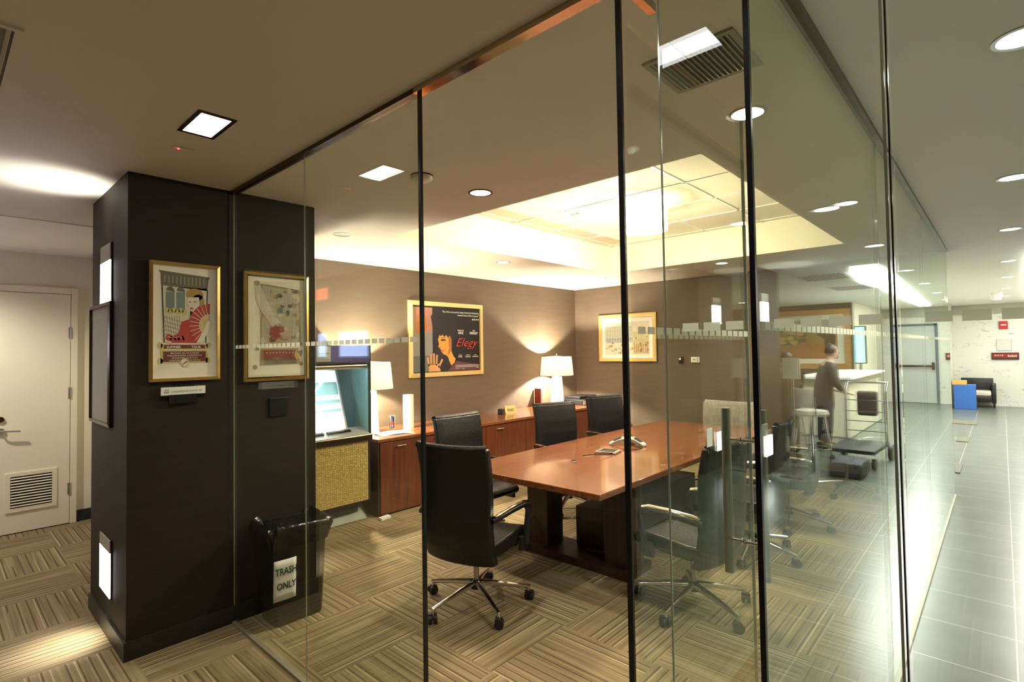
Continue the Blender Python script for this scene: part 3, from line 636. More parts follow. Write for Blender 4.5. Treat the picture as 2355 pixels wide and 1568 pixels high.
G(P, [(.402, .652), (.42, .643), (.445, .65), (.43, .668), (.41, .666)], d + .0014, m, 8); G(P, [(.385, .60), (.405, .59), (.412, .605), (.395, .615)], d + .0013, m, 5)
for k, (a, b_, a2, b2) in enumerate(((.25, .86, .235, .74), (.28, .84, .275, .70), (.315, .84, .315, .69), (.345, .85, .355, .71), (.375, .88, .425, .77))): L_(P, a, b_, a2, b2, .028, d + .0015, m, 6)
G(P, [(.24, .83), (.38, .83), (.40, .93), (.25, .93)], d + .0015, m, 6)
G(P, [(.62, .80), (.95, .86), (.95, .93), (.50, .93)], d + .0003, m, 7)
m.obj('print', mats, pf)
W_ = 'paper'; dd = d + .002
txt(P, 'lettering', '"One of the most powerful, deeply emotional and devastating', .034, W_, pf, .945, .135, dd, 'RIGHT', sx=.76)
txt(P, 'lettering', 'romantic dramas of this or any year"', .034, W_, pf, .945, .175, dd, 'RIGHT', sx=.76)
st = MB()
for k in range(4):
    cxx, cyy = .855 + k * .028, .215
    pts = [(cxx + (.013 if j % 2 == 0 else .0055) * math.sin(j * PI / 5), cyy - (.013 if j % 2 == 0 else .0055) * math.cos(j * PI / 5) * P.W / P.H) for j in range(10)]
    G(P, pts, dd, st, 0)
st.obj('star_row', W_, pf)
txt(P, 'lettering', 'PENELOPE', .026, W_, pf, .68, .385, dd, 'CENTER', sx=.9); txt(P, 'lettering', 'CRUZ', .044, W_, pf, .68, .425, dd, 'CENTER', sx=.8, bold=.0008)
txt(P, 'lettering', 'BEN', .026, W_, pf, .87, .385, dd, 'CENTER', sx=.9); txt(P, 'lettering', 'KINGSLEY', .044, W_, pf, .87, .425, dd, 'CENTER', sx=.75, bold=.0008)
M['redletter'] = pm('red_lettering', (.72, .045, .04), .5)
txt(P, 'lettering', 'Elegy', .165, 'redletter', pf, .60, .60, dd, 'LEFT', bold=-.0028, sx=1.12, shear=.45)
for a, s1, s2 in ((.67, 'DENNIS', 'HOPPER'), (.78, 'PATRICIA', 'CLARKSON'), (.89, 'PETER', 'SARSGAARD')):
    txt(P, 'lettering', s1, .016, W_, pf, a, .725, dd, 'CENTER'); txt(P, 'lettering', s2, .024, W_, pf, a, .752, dd, 'CENTER', sx=.8)
g = MB()
for k in range(4): R(P, .60, .855 + k * .010, .94, .859 + k * .010, dd, g, 0)
R(P, .90, .895, .935, .905, dd, g, 0); R(P, .60, .905, .66, .91, dd, g, 0); R(P, .69, .905, .73, .91, dd, g, 0)
g.obj('credit_lines', ink(.42, .40, .40), pf)
# --- restaurant print on the end wall
P = Pl((XB, 4.885, 1.412), (0, -1, 0), (0, 0, 1), 1.038, .755)
pf = thing('framed_picture', 'gold framed watercolour of a dining room with tall windows on the end wall', 'framed picture')
rail(P, .062, .03).obj('frame', 'goldmatte', pf); rail(P, .012, .034, inset=0).obj('outer_lip', 'gold', pf)
backing(P, pf, .010, .05, 'paper'); d = .0105
mats = [ink(.45, .50, .42), ink(.62, .66, .55), ink(.25, .38, .36), ink(.48, .40, .16), ink(.42, .20, .10), ink(.70, .66, .52), ink(.16, .10, .08), ink(.55, .52, .30)]
m = MB(); rr = random.Random(11)
R(P, .12, .17, .88, .85, d, m, 5); G(P, [(.12, .17), (.88, .17), (.62, .25), (.13, .27)], d + .0003, m, 1)
R(P, .13, .26, .60, .50, d + .0003, m, 0); R(P, .13, .50, .60, .60, d + .0003, m, 2)
for k in range(11): R(P, .14 + k * .045, .25, .146 + k * .045, .66, d + .0008, m, 5)
for k in range(4): R(P, .13, .30 + k * .09, .60, .306 + k * .09, d + .0008, m, 5)
for k in range(60): E_(P, rr.uniform(.14, .60), rr.uniform(.55, .82), rr.uniform(.008, .03), rr.uniform(.008, .025), d + .001 + k * .00001, m, rr.choice([3, 4, 7, 2, 5]), 8)
R(P, .61, .38, .87, .83, d + .0006, m, 7)
for k in range(30): E_(P, rr.uniform(.63, .86), rr.uniform(.42, .8), rr.uniform(.006, .02), rr.uniform(.01, .03), d + .001 + k * .00001, m, rr.choice([4, 6, 3, 5]), 7)
for k in range(8): R(P, .63 + k * .03, .60 + .02 * (k % 3), .64 + k * .03, .82, d + .0015, m, 4)
m.obj('print', mats, pf)
# --- big landscape in the lobby
P = Pl((14.48, -1.78, 1.06), (0, -1, 0), (0, 0, 1), 1.85, 1.43)
pf = thing('framed_picture', 'large wood framed landscape with a dark deer, mirrored in the side glass', 'framed picture')
rail(P, .13, .05).obj('frame', 'woodframe', pf); backing(P, pf, .012, .12, 'mat'); d = .0125
mats = [ink(.50, .46, .38), ink(.34, .22, .07), ink(.42, .17, .04), ink(.08, .055, .03), ink(.55, .40, .14), ink(.15, .14, .05)]
m = MB(); m_ = .145
R(P, .15, .17, .85, .83, d, m, 0); R(P, .15, .36, .85, .83, d + .0004, m, 1); G(P, [(.15, .62), (.5, .55), (.78, .66), (.85, .83), (.15, .83)], d + .0008, m, 2)
for k in range(40): E_(P, rr.uniform(.55, .84), rr.uniform(.34, .56), .05, .04, d + .001 + k * .00002, m, rr.choice([1, 4, 5]), 8)
# deer (left in the real painting, right in the mirrored one)
G(P, [(.18, .62), (.17, .45), (.21, .36), (.30, .35), (.36, .30), (.35, .26), (.40, .25), (.42, .29), (.40, .34), (.38, .42), (.30, .50), (.30, .66), (.26, .66), (.25, .55)], d + .003, m, 3)
for a0, b0, a1, b1 in ((.37, .26, .33, .18), (.33, .18, .35, .15), (.35, .22, .31, .20), (.39, .26, .43, .18), (.43, .18, .41, .15), (.41, .22, .45, .20)): L_(P, a0, b0, a1, b1, .012, d + .003, m, 3)
m.obj('print', mats, pf)

# --- room sign below the fan poster
P = Pl((.868, 3.497, 1.392), (1, 0, 0), (0, 0, 1), .222, .046)
s = thing('room_sign', 'white conference room name sign in a black holder below the fan poster', 'sign')
MB().bb(.905, 1.045, 3.478, 3.497, 1.345, 1.395).bb(.862, 1.095, 3.480, 3.497, 1.386, 1.394).bb(.93, 1.03, 3.485, 3.497, 1.438, 1.452).obj('sign_holder', 'seal', s)
MB().bb(.868, 1.090, 3.482, 3.497, 1.392, 1.438).obj('sign_board', 'paper', s)
txt(P, 'lettering', 'CONFERENCE ROOM "B"', .0165, ink(.35, .34, .32), s, .20, .68, .0155, 'LEFT', sx=.86)
g = MB()
for k in range(3): R(P, .065 + k * .035, .28, .090 + k * .035, .42, .0155, g, 0); R(P, .065 + k * .035, .50, .090 + k * .035, .74, .0155, g, 0)
g.obj('sign_emblem', ink(.25, .25, .25), s)
tag(MB().bbox_bev(1.462, 1.578, 3.487, 3.497, 1.215, 1.335, .003).obj('switch_plate', 'seal'), 'black blank wall plate below the right poster of the dark pillar', 'switch plate')

# ------------------------------------------------------------------ cabinets
def C(o): return o
CX0, CX1, CY0, CY1, CT = 2.97, 7.33, 4.575, 5.345, .762
cr = thing('low_cabinet', 'long low cherry wood cabinet under the film poster with glossy doors', 'cabinet', (CX0, CY0, 0))
w_ = CX1 - CX0; dp = CY1 - CY0
MB().bb(.012, w_, .02, dp, .09, CT - .035).obj('body', 'darkwood', cr)
MB().bb(.03, w_, .045, dp, 0, .09).obj('plinth', 'cherryV', cr)
MB().bb(0, .018, .012, dp, 0, CT - .035).obj('side_panel', 'darkwood', cr)
MB().bbox_bev(-.012, w_, -.008, dp, CT - .034, CT, .004).obj('worktop', 'cherry', cr)
nd = 6; dwid = (w_ - .02) / nd
for k in range(nd):
    a = .018 + k * dwid
    dr = MB().bb(a + .002, a + dwid - .002, 0, .02, .09 if k else .02, CT - .045).obj('door', 'cherryV', cr, bevel=.0015)
    xm = a + dwid * (.33 if k % 2 == 0 else .62)
    MB().cyl((xm - .055, -.022, CT - .09), (xm + .055, -.022, CT - .09), .006, n=10).cyl((xm - .045, -.022, CT - .09), (xm - .045, 0, CT - .09), .004, n=8).cyl((xm + .045, -.022, CT - .09), (xm + .045, 0, CT - .09), .004, n=8).obj('door_handle', 'chrome', dr, smooth=True)
    if k == 0: MB().cyl((a + dwid - .05, -.003, CT - .085), (a + dwid - .05, 0, CT - .085), .009, n=12).obj('key_lock', 'chrome', dr)
tag(MB().prism([(2.93, 4.47, .0), (3.05, 4.49, 0), (3.05, 4.55, 0), (2.93, 4.53, 0)], (0, 0, .022)).obj('door_wedge', 'white'), 'small white wedge lying on the carpet at the near foot of the cabinet', 'door stop')

# ------------------------------------------------------------------ table
TX0, TX1, TY0, TY1, TZ = 2.70, 5.98, 1.815, 3.105, .742
tb = thing('conference_table', 'long glossy cherry conference table on dark slab legs', 'table', (4.34, 2.46, 0))
hx, hy = (TX1 - TX0) / 2, (TY1 - TY0) / 2
MB().bbox_bev(-hx, hx, -hy, hy, TZ - .042, TZ, .006).obj('tabletop', 'cherry', tb)
MB().bb(-hx + .06, hx - .06, -hy + .06, hy - .06, TZ - .062, TZ - .042).obj('apron', 'darkwood', tb)
for sx in (-1, 1):
    for sy in (-1, 1):
        MB().bbox_bev(sx * .93 - .10, sx * .93 + .10, sy * .37 - .105, sy * .37 + .105, .06, TZ - .07, .004).obj('leg', 'darkwood', tb)
    MB().bb(sx * .93 - .16, sx * .93 + .16, -.50, .50, 0, .06).obj('foot_plinth', 'darkwood', tb)
MB().bb(-.83, .83, -.13, .13, .06, .36).obj('wire_box', 'darkwood', tb)
for x, y in ((-.95, .05), (1.02, -.12)):
    MB().lathe([(.028, 0), (.030, .003), (.022, .004), (.021, 0)], (x, y, TZ), 20).obj('cable_port', 'chrome', tb, smooth=True)

# ------------------------------------------------------------------ chairs (facing +x)
def backpath(t):   # t 0 bottom .. 1 top -> (x,z)
    pts = [(-.185, .335), (-.215, .42), (-.232, .52), (-.240, .64), (-.238, .76), (-.248, .88), (-.268, .98), (-.282, 1.035)]
    k = min(int(t * 7), 6); f_ = t * 7 - k; f_ = f_ * f_ * (3 - 2 * f_) * .4 + f_ * .6
    return (pts[k][0] + (pts[k + 1][0] - pts[k][0]) * f_, pts[k][1] + (pts[k + 1][1] - pts[k][1]) * f_)
def make_chair(label, sheen=False):
    o = thing('office_chair', label, 'chair', (0, 0, 0), 0, 'leather office chairs around the table')
    lm = 'leather_sheen' if sheen else 'leather'
    HW = .262
    b = MB(); nu, nv = 28, 14
    def side(off):
        def fn(t, s_):
            x, z = backpath(t); yy = (s_ * 2 - 1) * (HW - .012 * (1 - t)); wrap = .035 * (abs(s_ * 2 - 1) ** 3)
            seam = .004 * math.exp(-((t - .62) / .02) ** 2) + .003 * math.exp(-((t - .32) / .02) ** 2)
            return (x + off + wrap - seam * (1 if off > 0 else -1), yy, z - .012 * (1 - abs(s_ * 2 - 1) ** 2) * (1 - t) + .008 * (s_ * 2 - 1) ** 2 * t)
        return fn
    f1 = side(.026); f2 = side(-.026)
    A = [[f1(i / nu, j / nv) for j in range(nv + 1)] for i in range(nu + 1)]; Bk = [[f2(i / nu, j / nv) for j in range(nv + 1)] for i in range(nu + 1)]
    vs = [p for r_ in A for p in r_] + [p for r_ in Bk for p in r_]; n1 = (nu + 1) * (nv + 1); fs = []
    ix = lambda i, j: i * (nv + 1) + j
    for i in range(nu):
        for j in range(nv):
            fs.append((ix(i, j), ix(i, j + 1), ix(i + 1, j + 1), ix(i + 1, j))); fs.append((n1 + ix(i, j), n1 + ix(i + 1, j), n1 + ix(i + 1, j + 1), n1 + ix(i, j + 1)))
    for i in range(nu): fs.append((ix(i, 0), ix(i + 1, 0), n1 + ix(i + 1, 0), n1 + ix(i, 0))); fs.append((ix(i, nv), n1 + ix(i, nv), n1 + ix(i + 1, nv), ix(i + 1, nv)))
    for j in range(nv): fs.append((ix(0, j), n1 + ix(0, j), n1 + ix(0, j + 1), ix(0, j + 1))); fs.append((ix(nu, j), ix(nu, j + 1), n1 + ix(nu, j + 1), n1 + ix(nu, j)))
    bo = b.add(vs, fs).obj('backrest', lm, o, smooth=True, bevel=.012)
    x, z = backpath(1.0)
    MB().tube([(x + .030, -HW + .01, z + .004), (x + .004, -HW * .6, z - .001), (x - .004, 0, z - .004), (x + .004, HW * .6, z - .001), (x + .030, HW - .01, z + .004)], .024, 12).obj('top_roll', lm, bo, smooth=True)
    # seat
    sp = [(-.20, .455), (-.10, .450), (.05, .462), (.17, .468), (.245, .452), (.275, .42)]
    s_ = MB(); n_ = len(sp); nv = 10; vs = []; fs = []
    for (x, z), th in zip(sp, (.06, .075, .08, .075, .055, .02)):
        for j in range(nv + 1):
            y = (j / nv * 2 - 1); vs.append((x, y * .255, z + .012 * abs(y) ** 3 + .004))
        for j in range(nv + 1):
            y = (j / nv * 2 - 1); vs.append((x - .01, y * .25, z - th))
    q = 2 * (nv + 1)
    for i in range(n_ - 1):
        for j in range(nv): fs.append((i * q + j, i * q + j + 1, (i + 1) * q + j + 1, (i + 1) * q + j)); fs.append((i * q + nv + 1 + j, (i + 1) * q + nv + 1 + j, (i + 1) * q + nv + 2 + j, i * q + nv + 2 + j))
        fs.append((i * q, (i + 1) * q, (i + 1) * q + nv + 1, i * q + nv + 1)); fs.append((i * q + nv, i * q + 2 * nv + 1, (i + 1) * q + 2 * nv + 1, (i + 1) * q + nv))
    for i in (0, n_ - 1):
        for j in range(nv): fs.append((i * q + j, i * q + j + 1, i * q + nv + 2 + j, i * q + nv + 1 + j))
    s_.add(vs, fs).obj('seat', lm, o, smooth=True, bevel=.014)
    MB().bbox_bev(-.12, .12, -.09, .09, .335, .385, .01).obj('tilt_mechanism', 'plastic', o)
    for sy in (-1, 1):
        y = sy * .283
        ar = MB().tube([(-.215, y - sy * .02, .615), (-.16, y, .628), (-.02, y, .632), (.13, y, .630), (.18, y, .615), (.195, y, .58), (.185, y, .53), (.165, y, .45), (.155, y, .375)], .016, 10, flat=1.5).obj('armrest', 'plastic', o, smooth=True)
        MB().tube([(-.205, y - sy * .012, .634), (-.16, y, .644), (-.02, y, .649), (.13, y, .646), (.175, y, .634)], .0125, 10, flat=1.6).obj('arm_cap', 'chrome', ar, smooth=True)
        MB().bbox_bev(.11, .20, sy * .262 - .016, sy * .262 + .016, .34, .43, .006).obj('arm_bracket', 'plastic', ar)
    MB().cyl((0, 0, .14), (0, 0, .34), .018).obj('gas_column', 'steel', o, smooth=True)
    MB().cyl((0, 0, .105), (0, 0, .155), .042, .030).obj('hub', 'plastic', o, smooth=True)
    for k in range(5):
        a = 2 * PI * k / 5 + .35; c_, s__ = math.cos(a), math.sin(a)
        lg = MB().tube([(c_ * .03, s__ * .03, .135), (c_ * .15, s__ * .15, .118), (c_ * .31, s__ * .31, .088), (c_ * .345, s__ * .345, .080)], .015, 10, rs=[.020, .016, .0125, .012], flat=1.25).cyl((c_ * .338, s__ * .338, .040), (c_ * .338, s__ * .338, .085), .012).obj('leg', 'chrome', o, smooth=True)
        px, py = c_ * .343, s__ * .343; ca = a + 1.1; wx, wy = -math.sin(ca), math.cos(ca)
        MB().cyl((px + wx * .026, py + wy * .026, .028), (px + wx * .006, py + wy * .006, .028), .0275, n=18).cyl((px - wx * .026, py - wy * .026, .028), (px - wx * .006, py - wy * .006, .028), .0275, n=18).cyl((px - wx * .006, py - wy * .006, .03), (px + wx * .006, py + wy * .006, .03), .012).box((px - wy * .006, py + wx * .006, .047), (.030, .050, .026), (0, 0, ca)).obj('caster', 'rubber', lg, smooth=True)
    return o
c1 = make_chair('black leather office chair at the near table end, seen from behind, nearest the doorway')
c1.location = (2.365, 2.545, 0); c1.rotation_euler = (0, 0, math.radians(13))
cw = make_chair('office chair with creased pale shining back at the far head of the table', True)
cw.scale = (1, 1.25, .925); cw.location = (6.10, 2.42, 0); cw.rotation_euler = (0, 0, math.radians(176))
for x, y, az, lab in ((3.16, 3.385, -91, 'black office chair between cabinet and table, right behind the nearest chair'),
                      (4.40, 3.33, -107, 'black office chair at the middle of the cabinet side of the table'),
                      (5.42, 3.38, -110, 'black office chair at the far cabinet side, left of the gold framed dining room picture'),
                      (3.22, 1.475, 84, 'black office chair on the glass wall side of the table, near the door handle'),
                      (4.33, 1.50, 95, 'second black office chair along the glass wall side, behind the black corner seal'),
                      (5.25, 1.48, 100, 'third black office chair along the glass wall side of the table'),
                      (6.72, 1.30, 150, 'office chair parked in the far corner by the end wall and side glass')):
    dup(c1, (x, y, 0), math.radians(az), lab)

# ------------------------------------------------------------------ things on the table
ph = thing('conference_phone', 'silver star shaped conference phone in the middle of the table', 'conference phone', (4.30, 2.56, TZ + .0015), math.radians(20))
for k in range(3):
    a = 2 * PI * k / 3
    c_, s__ = math.cos(a), math.sin(a); vs = []
    for r_, wv, z0, z1 in ((.0, .05, .045, .062), (.06, .045, .038, .062), (.12, .034, .016, .046), (.17, .030, .004, .024), (.185, .022, .0, .010)):
        for sgn in (-1, 1):
            for z in (z0, z1): vs.append((c_ * r_ - s__ * wv * sgn, s__ * r_ + c_ * wv * sgn, z))
    fs = []
    for i in range(4):
        b_ = i * 4; fs += [(b_, b_ + 1, b_ + 5, b_ + 4), (b_ + 2, b_ + 6, b_ + 7, b_ + 3), (b_ + 1, b_ + 3, b_ + 7, b_ + 5), (b_, b_ + 4, b_ + 6, b_ + 2)]
    fs += [(0, 2, 3, 1), (16, 17, 19, 18)]
    MB().add(vs, fs).obj('phone_arm', 'silver', ph, smooth=True, bevel=.003)
    MB().box((c_ * .11, s__ * .11, .0515), (.075, .045, .004), (0, .42 if True else 0, a)).obj('speaker_grille', 'plastic', ph)
MB().lathe([(.045, .0), (.052, .058), (.045, .066), (.0, .067)], n=24).obj('phone_body', 'silver', ph, smooth=True)
kp = thing('phone_keypad', 'flat grey phone keypad with black buttons on the table', 'keypad', (3.86, 2.50, TZ + .0015), math.radians(12))
MB().prism([(-.075, -.09, 0), (.075, -.09, 0), (.075, .09, 0), (-.075, .09, 0)], (0, 0, .014)).obj('keypad_body', 'silver', kp, bevel=.003)
kb = MB(); kb.bb(-.06, -.02, -.07, .07, .014, .016)
for i in range(4):
    for j in range(6): kb.bb(-.005 + i * .018, .008 + i * .018, -.066 + j * .023, -.048 + j * .023, .014, .0165)
kb.obj('keypad_buttons', 'plastic', kp)
tag(MB().tube([(3.70, 2.52, TZ + .004), (3.66, 2.50, TZ + .02), (3.70, 2.45, TZ + .03), (3.80, 2.42, TZ + .012), (3.79, 2.43, TZ + .005), (3.66, 2.56, TZ + .004), (3.60, 2.58, TZ + .004)], .003, 8).obj('phone_cable', 'plastic', smooth=True), 'thin black cable looping beside the keypad on the table', 'cable')
tag(MB().tube([(4.0, 2.44, TZ + .004), (4.12, 2.36, TZ + .004), (4.2, 2.37, TZ + .004), (4.22, 2.46, TZ + .004)], .003, 8).obj('phone_cable', 'plastic', smooth=True), 'short black cable from keypad to conference phone', 'cable')

# ------------------------------------------------------------------ things on the cabinet
def shade_mat():
    m, nt, b = newmat('lamp_shade_fabric'); nt.nodes.remove(b); out = [n for n in nt.nodes if n.type == 'OUTPUT_MATERIAL'][0]
    df = nt.nodes.new('ShaderNodeBsdfDiffuse'); tl = nt.nodes.new('ShaderNodeBsdfTranslucent'); mx = nt.nodes.new('ShaderNodeMixShader')
    df.inputs[0].default_value = (.9, .86, .76, 1); tl.inputs[0].default_value = (.97, .92, .80, 1); mx.inputs[0].default_value = .62
    nt.links.new(df.outputs[0], mx.inputs[1]); nt.links.new(tl.outputs[0], mx.inputs[2]); nt.links.new(mx.outputs[0], out.inputs[0]); return m
M['shade'] = shade_mat(); M['lampbase'] = pm('white_glazed_base', (.90, .86, .76), .25); M['lampglow'] = emi('lit_lamp_base', (1, .93, .78), 1.0)  # white lamp base given added emission to look fully lit
def table_lamp(x, y, label):
    o = thing('table_lamp', label, 'lamp', (x, y, CT), 0, 'white table lamps on the cabinet')
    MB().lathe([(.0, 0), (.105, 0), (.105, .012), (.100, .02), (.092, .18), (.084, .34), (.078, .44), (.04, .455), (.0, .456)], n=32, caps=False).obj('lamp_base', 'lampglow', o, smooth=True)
    MB().cyl((0, 0, .45), (0, 0, .78), .006).lathe([(.012, .775), (.014, .785), (.008, .80), (0, .802)], caps=False).obj('lamp_stem', 'chrome', o, smooth=True)
    MB().lathe([(.252, .470), (.225, .752)], n=40, caps=False).obj('lamp_shade', 'shade', o, smooth=True, solid=.003)
    sp = MB()
    for k in range(3): a = 2 * PI * k / 3; sp.cyl((0, 0, .765), (.224 * math.cos(a), .224 * math.sin(a), .748), .002, n=6)
    sp.obj('shade_spider', 'chrome', o)
    light('POINT', 'bulb', (0, 0, .60), 125, (1, .87, .66), o, .028)
    return o
table_lamp(3.165, 5.05, 'lit white table lamp half hidden behind the jukebox')
table_lamp(6.42, 5.05, 'lit white table lamp near the far end of the cabinet, right of the film poster')
s = thing('binder', 'white open paper folder lying on the cabinet beside the left lamp', 'folder', (3.27, 4.74, CT), math.radians(-12))
MB().bb(-.17, .17, -.13, .13, .0005, .010).obj('cover', 'white', s); MB().grid(lambda a, b_: (-.165 + .33 * a, -.125 + .25 * b_, .0105 + .012 * math.sin(a * PI)), 10, 2).obj('sheets', 'paper', s, smooth=True, solid=.002)
s = thing('drink_can', 'slim silver and blue drink can on the cabinet by the left lamp', 'can', (3.44, 5.03, CT))
M['can'] = pm('can_print', (.20, .20, .28), .2, .8); M['canred'] = pm('can_red', (.55, .06, .04), .3, .5)
MB().lathe([(0, 0), (.026, 0), (.030, .006), (.030, .15), (.024, .163), (0, .163)], caps=False).obj('can_body', 'chrome', s, smooth=True)
MB().lathe([(.0304, .02), (.0304, .14)], caps=False).obj('can_print', 'can', s, smooth=True); MB().lathe([(.0308, .06), (.0308, .085)], caps=False).obj('can_emblem', 'canred', s, smooth=True)
s = thing('cardboard_tube', 'tall white cylinder standing on the cabinet left of the film poster', 'tube', (3.66, 5.03, CT))
MB().lathe([(0, 0), (.060, 0), (.060, .375), (.052, .375), (.052, .36), (0, .36)], n=32, caps=False).obj('tube_body', 'lampbase', s, smooth=True)
s = thing('small_box', 'small dark cube left of the gold name block on the cabinet', 'box', (5.16, 5.02, CT), .3)
MB().bbox_bev(-.035, .035, -.035, .035, 0, .075, .004).obj('box_body', 'plastic', s); MB().bb(-.036, .036, -.036, .036, .05, .053).obj('lid_seam', 'darkbronze', s)
s = thing('desk_sign', 'small gold desk sign reading FDIC on the cabinet', 'sign', (5.34, 5.02, CT), math.radians(-18))
M['goldplate'] = pm('gold_plate', (.72, .56, .24), .35, .5)
MB().prism([(-.085, -.03, 0), (-.085, .04, 0), (-.085, .02, .105), (-.085, .008, .105)], (.17, 0, 0)).obj('sign_block', 'goldplate', s)
text('lettering', 'FDIC', .052, 'black', s, (.0, -.0215, .028), (1, 0, 0), (0, .34, .94), 'CENTER', .0006, .0006, .95)
s = thing('printer', 'flat black printer on the far end of the cabinet', 'printer', (6.95, 4.98, CT), 0)
MB().bbox_bev(-.26, .30, -.22, .2, 0, .085, .01).obj('printer_body', 'plastic', s); MB().bbox_bev(-.18, .28, -.10, .2, .085, .125, .008).obj('scanner_lid', 'plastic', s); MB().bb(-.255, -.20, -.224, -.219, .01, .075).obj('ink_door', 'silver', s)
M['redcover'] = pm('red_cover', (.13, .012, .01), .5)
tag(MB().bb(6.23, 6.255, 5.22, 5.34, CT, CT + .27).obj('red_book', 'redcover'), 'dark red book standing against the wall behind the right lamp', 'book')
# thermostat and gadget on the end wall
s = thing('thermostat', 'white thermostat on the end wall right of the dining room picture', 'thermostat', (XB, 3.255, 1.445))
MB().bbox_bev(-.025, 0, -.062, .062, -.04, .04, .005).obj('thermostat_body', 'white', s); MB().bb(-.027, -.024, -.01, .03, -.012, .015).obj('display', ink(.4, .42, .3), s); MB().bb(-.027, -.024, -.052, -.022, -.03, .03).obj('cover_grille', 'silver', s)
s = thing('wall_sensor', 'tiny dark wall sensor with a white button left of the thermostat', 'sensor', (XB, 3.47, 1.44))
MB().bbox_bev(-.02, 0, -.035, .035, -.05, .05, .004).obj('sensor_body', 'seal', s); MB().cyl((-.026, .012, .018), (-.02, .012, .018), .016, n=14).obj('white_button', 'white', s)

# ------------------------------------------------------------------ jukebox
JX0, JX1, JY0, JY1 = 1.80, 2.905, 4.60, 5.34
jb = thing('jukebox', 'tall lit jukebox with a golden speaker grille beside the dark pillar', 'jukebox', (0, 0, 0))
MB().bb(JX0, JX1, JY0 + .02, JY1, .185, .79).bb(JX0, JX1, JY1 - .03, JY1, .79, 1.69).bb(JX0, JX0 + .03, JY0, JY1, .79, 1.69).bb(JX1 - .012, JX1, JY0, JY1, .79, 1.69).bb(JX0, JX1, JY0, JY1, 1.52, 1.69).obj('cabinet_shell', 'base', jb)
M['toe'] = pm('grey_brushed_plinth', (.16, .18, .16), .35, .4, bump=.3, bscale=30, stretch=(1, 8, 8))
MB().prism([(JX0, JY0 + .22, .18), (JX0, JY0 + .08, .0), (JX0, JY1, 0), (JX0, JY1, .18)], (JX1 - JX0 - .004, 0, 0)).obj('plinth', 'toe', jb)
M['grille'] = dots_mat('gold_speaker_cloth', (.55, .42, .14), (.95, .78, .36), 48)
MB().bb(JX0 + .02, JX1 - .04, JY0 - .004, JY0 + .02, .20, .765).obj('speaker_grille', 'grille', jb)
MB().bbox_bev(JX0, JX1, JY0 - .03, JY0 + .06, .765, .835, .012).obj('front_rail', 'darkbronze', jb)
M['teal'] = pm('teal_side_panel', (.34, .58, .58), .3, .2, noise=.25, nscale=30, stretch=(1, 12, .5)); M['screen'] = emi('jukebox_display_glow', (.68, .88, .94), .50)
M['screen2'] = emi('jukebox_display_art', (.25, .50, .55), .18); M['ring'] = emi('jukebox_ring', (1, 1, 1), 1.2); M['glow2'] = emi('jukebox_lower_glow', (.9, .97, 1), .6)
MB().bb(JX1 - .022, JX1 - .012, JY0 + .02, JY1 - .03, .835, 1.52).obj('side_panel', 'teal', jb)
MB().prism([(JX0 + .03, JY0 - .02, .835), (JX0 + .03, JY0 + .16, .89), (JX0 + .03, JY0 + .16, .80), (JX0 + .03, JY0, .80)], (JX1 - JX0 - .055, 0, 0)).obj('key_ledge', 'silver', jb)
sc = MB(); a0 = Vector((JX0 + .04, JY0 + .17, .885)); a1 = Vector((JX1 - .17, JY0 + .17, .885)); up = Vector((0, .20, .56))
sc.add([a0, a1, a1 + up, a0 + up], [(0, 1, 2, 3)]); pn = sc.obj('display_panel', 'screen', jb, solid=.006)
P = Pl(a0 + Vector((0, -.006, 0)), (1, 0, 0), up.normalized(), (a1 - a0).length, up.length)
g = MB(); R(P, .02, .20, .98, .42, .002, g, 0); R(P, .02, .50, .98, .56, .002, g, 0); R(P, .02, .66, .98, .70, .002, g, 0)
g.obj('display_art', 'screen2', pn)
g = MB(); pts = [P.p(.94 - .26 * math.sin(t * PI), .04 + .92 * t, .006) for t in [k / 20 for k in range(21)]]; g.tube(pts, .011, 8).obj('glowing_arc', 'ring', pn, smooth=True)
g = MB(); R(P, .0, .80, 1, 1, .003, g, 0); g.obj('lower_glow', 'glow2', pn)
for a in (a1, ): MB().tube([a, a + up], .013, 8).obj('display_frame', 'silver', jb, smooth=True)
MB().cyl((JX0 + .03, JY0 + .06, 1.49), (JX1 - .012, JY0 + .06, 1.49), .035, n=16).obj('top_bar', 'chrome', jb, smooth=True)
g = MB()
for k in range(24):
    xx = JX1 - .19 - k * .0245 - (.03 if k > 9 else 0); g.box((xx, JY0 + .075, .872), (.017, .035, .014), (.3, 0, 0))
g.obj('key_row', 'plastic', jb)
M['purple'] = pm('violet_reflection', (.10, .09, .28), .15, .3)  # violet reflection on the dark header painted as its colour
MB().bb(JX0 + .01, JX1 - .01, JY0 - .004, JY0, 1.535, 1.685).obj('header_panel', 'purple', jb)
MB().bb(2.34, 2.48, JY0 - .010, JY0 - .004, 1.54, 1.68).obj('badge_plate', 'steel', jb); MB().lathe([(.045, 0), (.05, .002), (.045, .004)], n=20).obj('x', 'seal')
bpy.data.objects.remove(bpy.data.objects['x'])
g = MB(); R(Pl((2.36, JY0 - .0105, 1.58), (1, 0, 0), (0, 0, 1), .1, .06), .0, .35, 1, .45, .0005, g, 0); R(Pl((2.36, JY0 - .0105, 1.58), (1, 0, 0), (0, 0, 1), .1, .06), .15, .6, .85, .68, .0005, g, 0); g.obj('badge_mark', 'seal', jb)
light('AREA', 'display_lamp', (2.3, JY0 + .12, 1.2), .8, (.8, .95, 1), jb, .7, rot=(math.radians(90), 0, 0), sizey=.5)

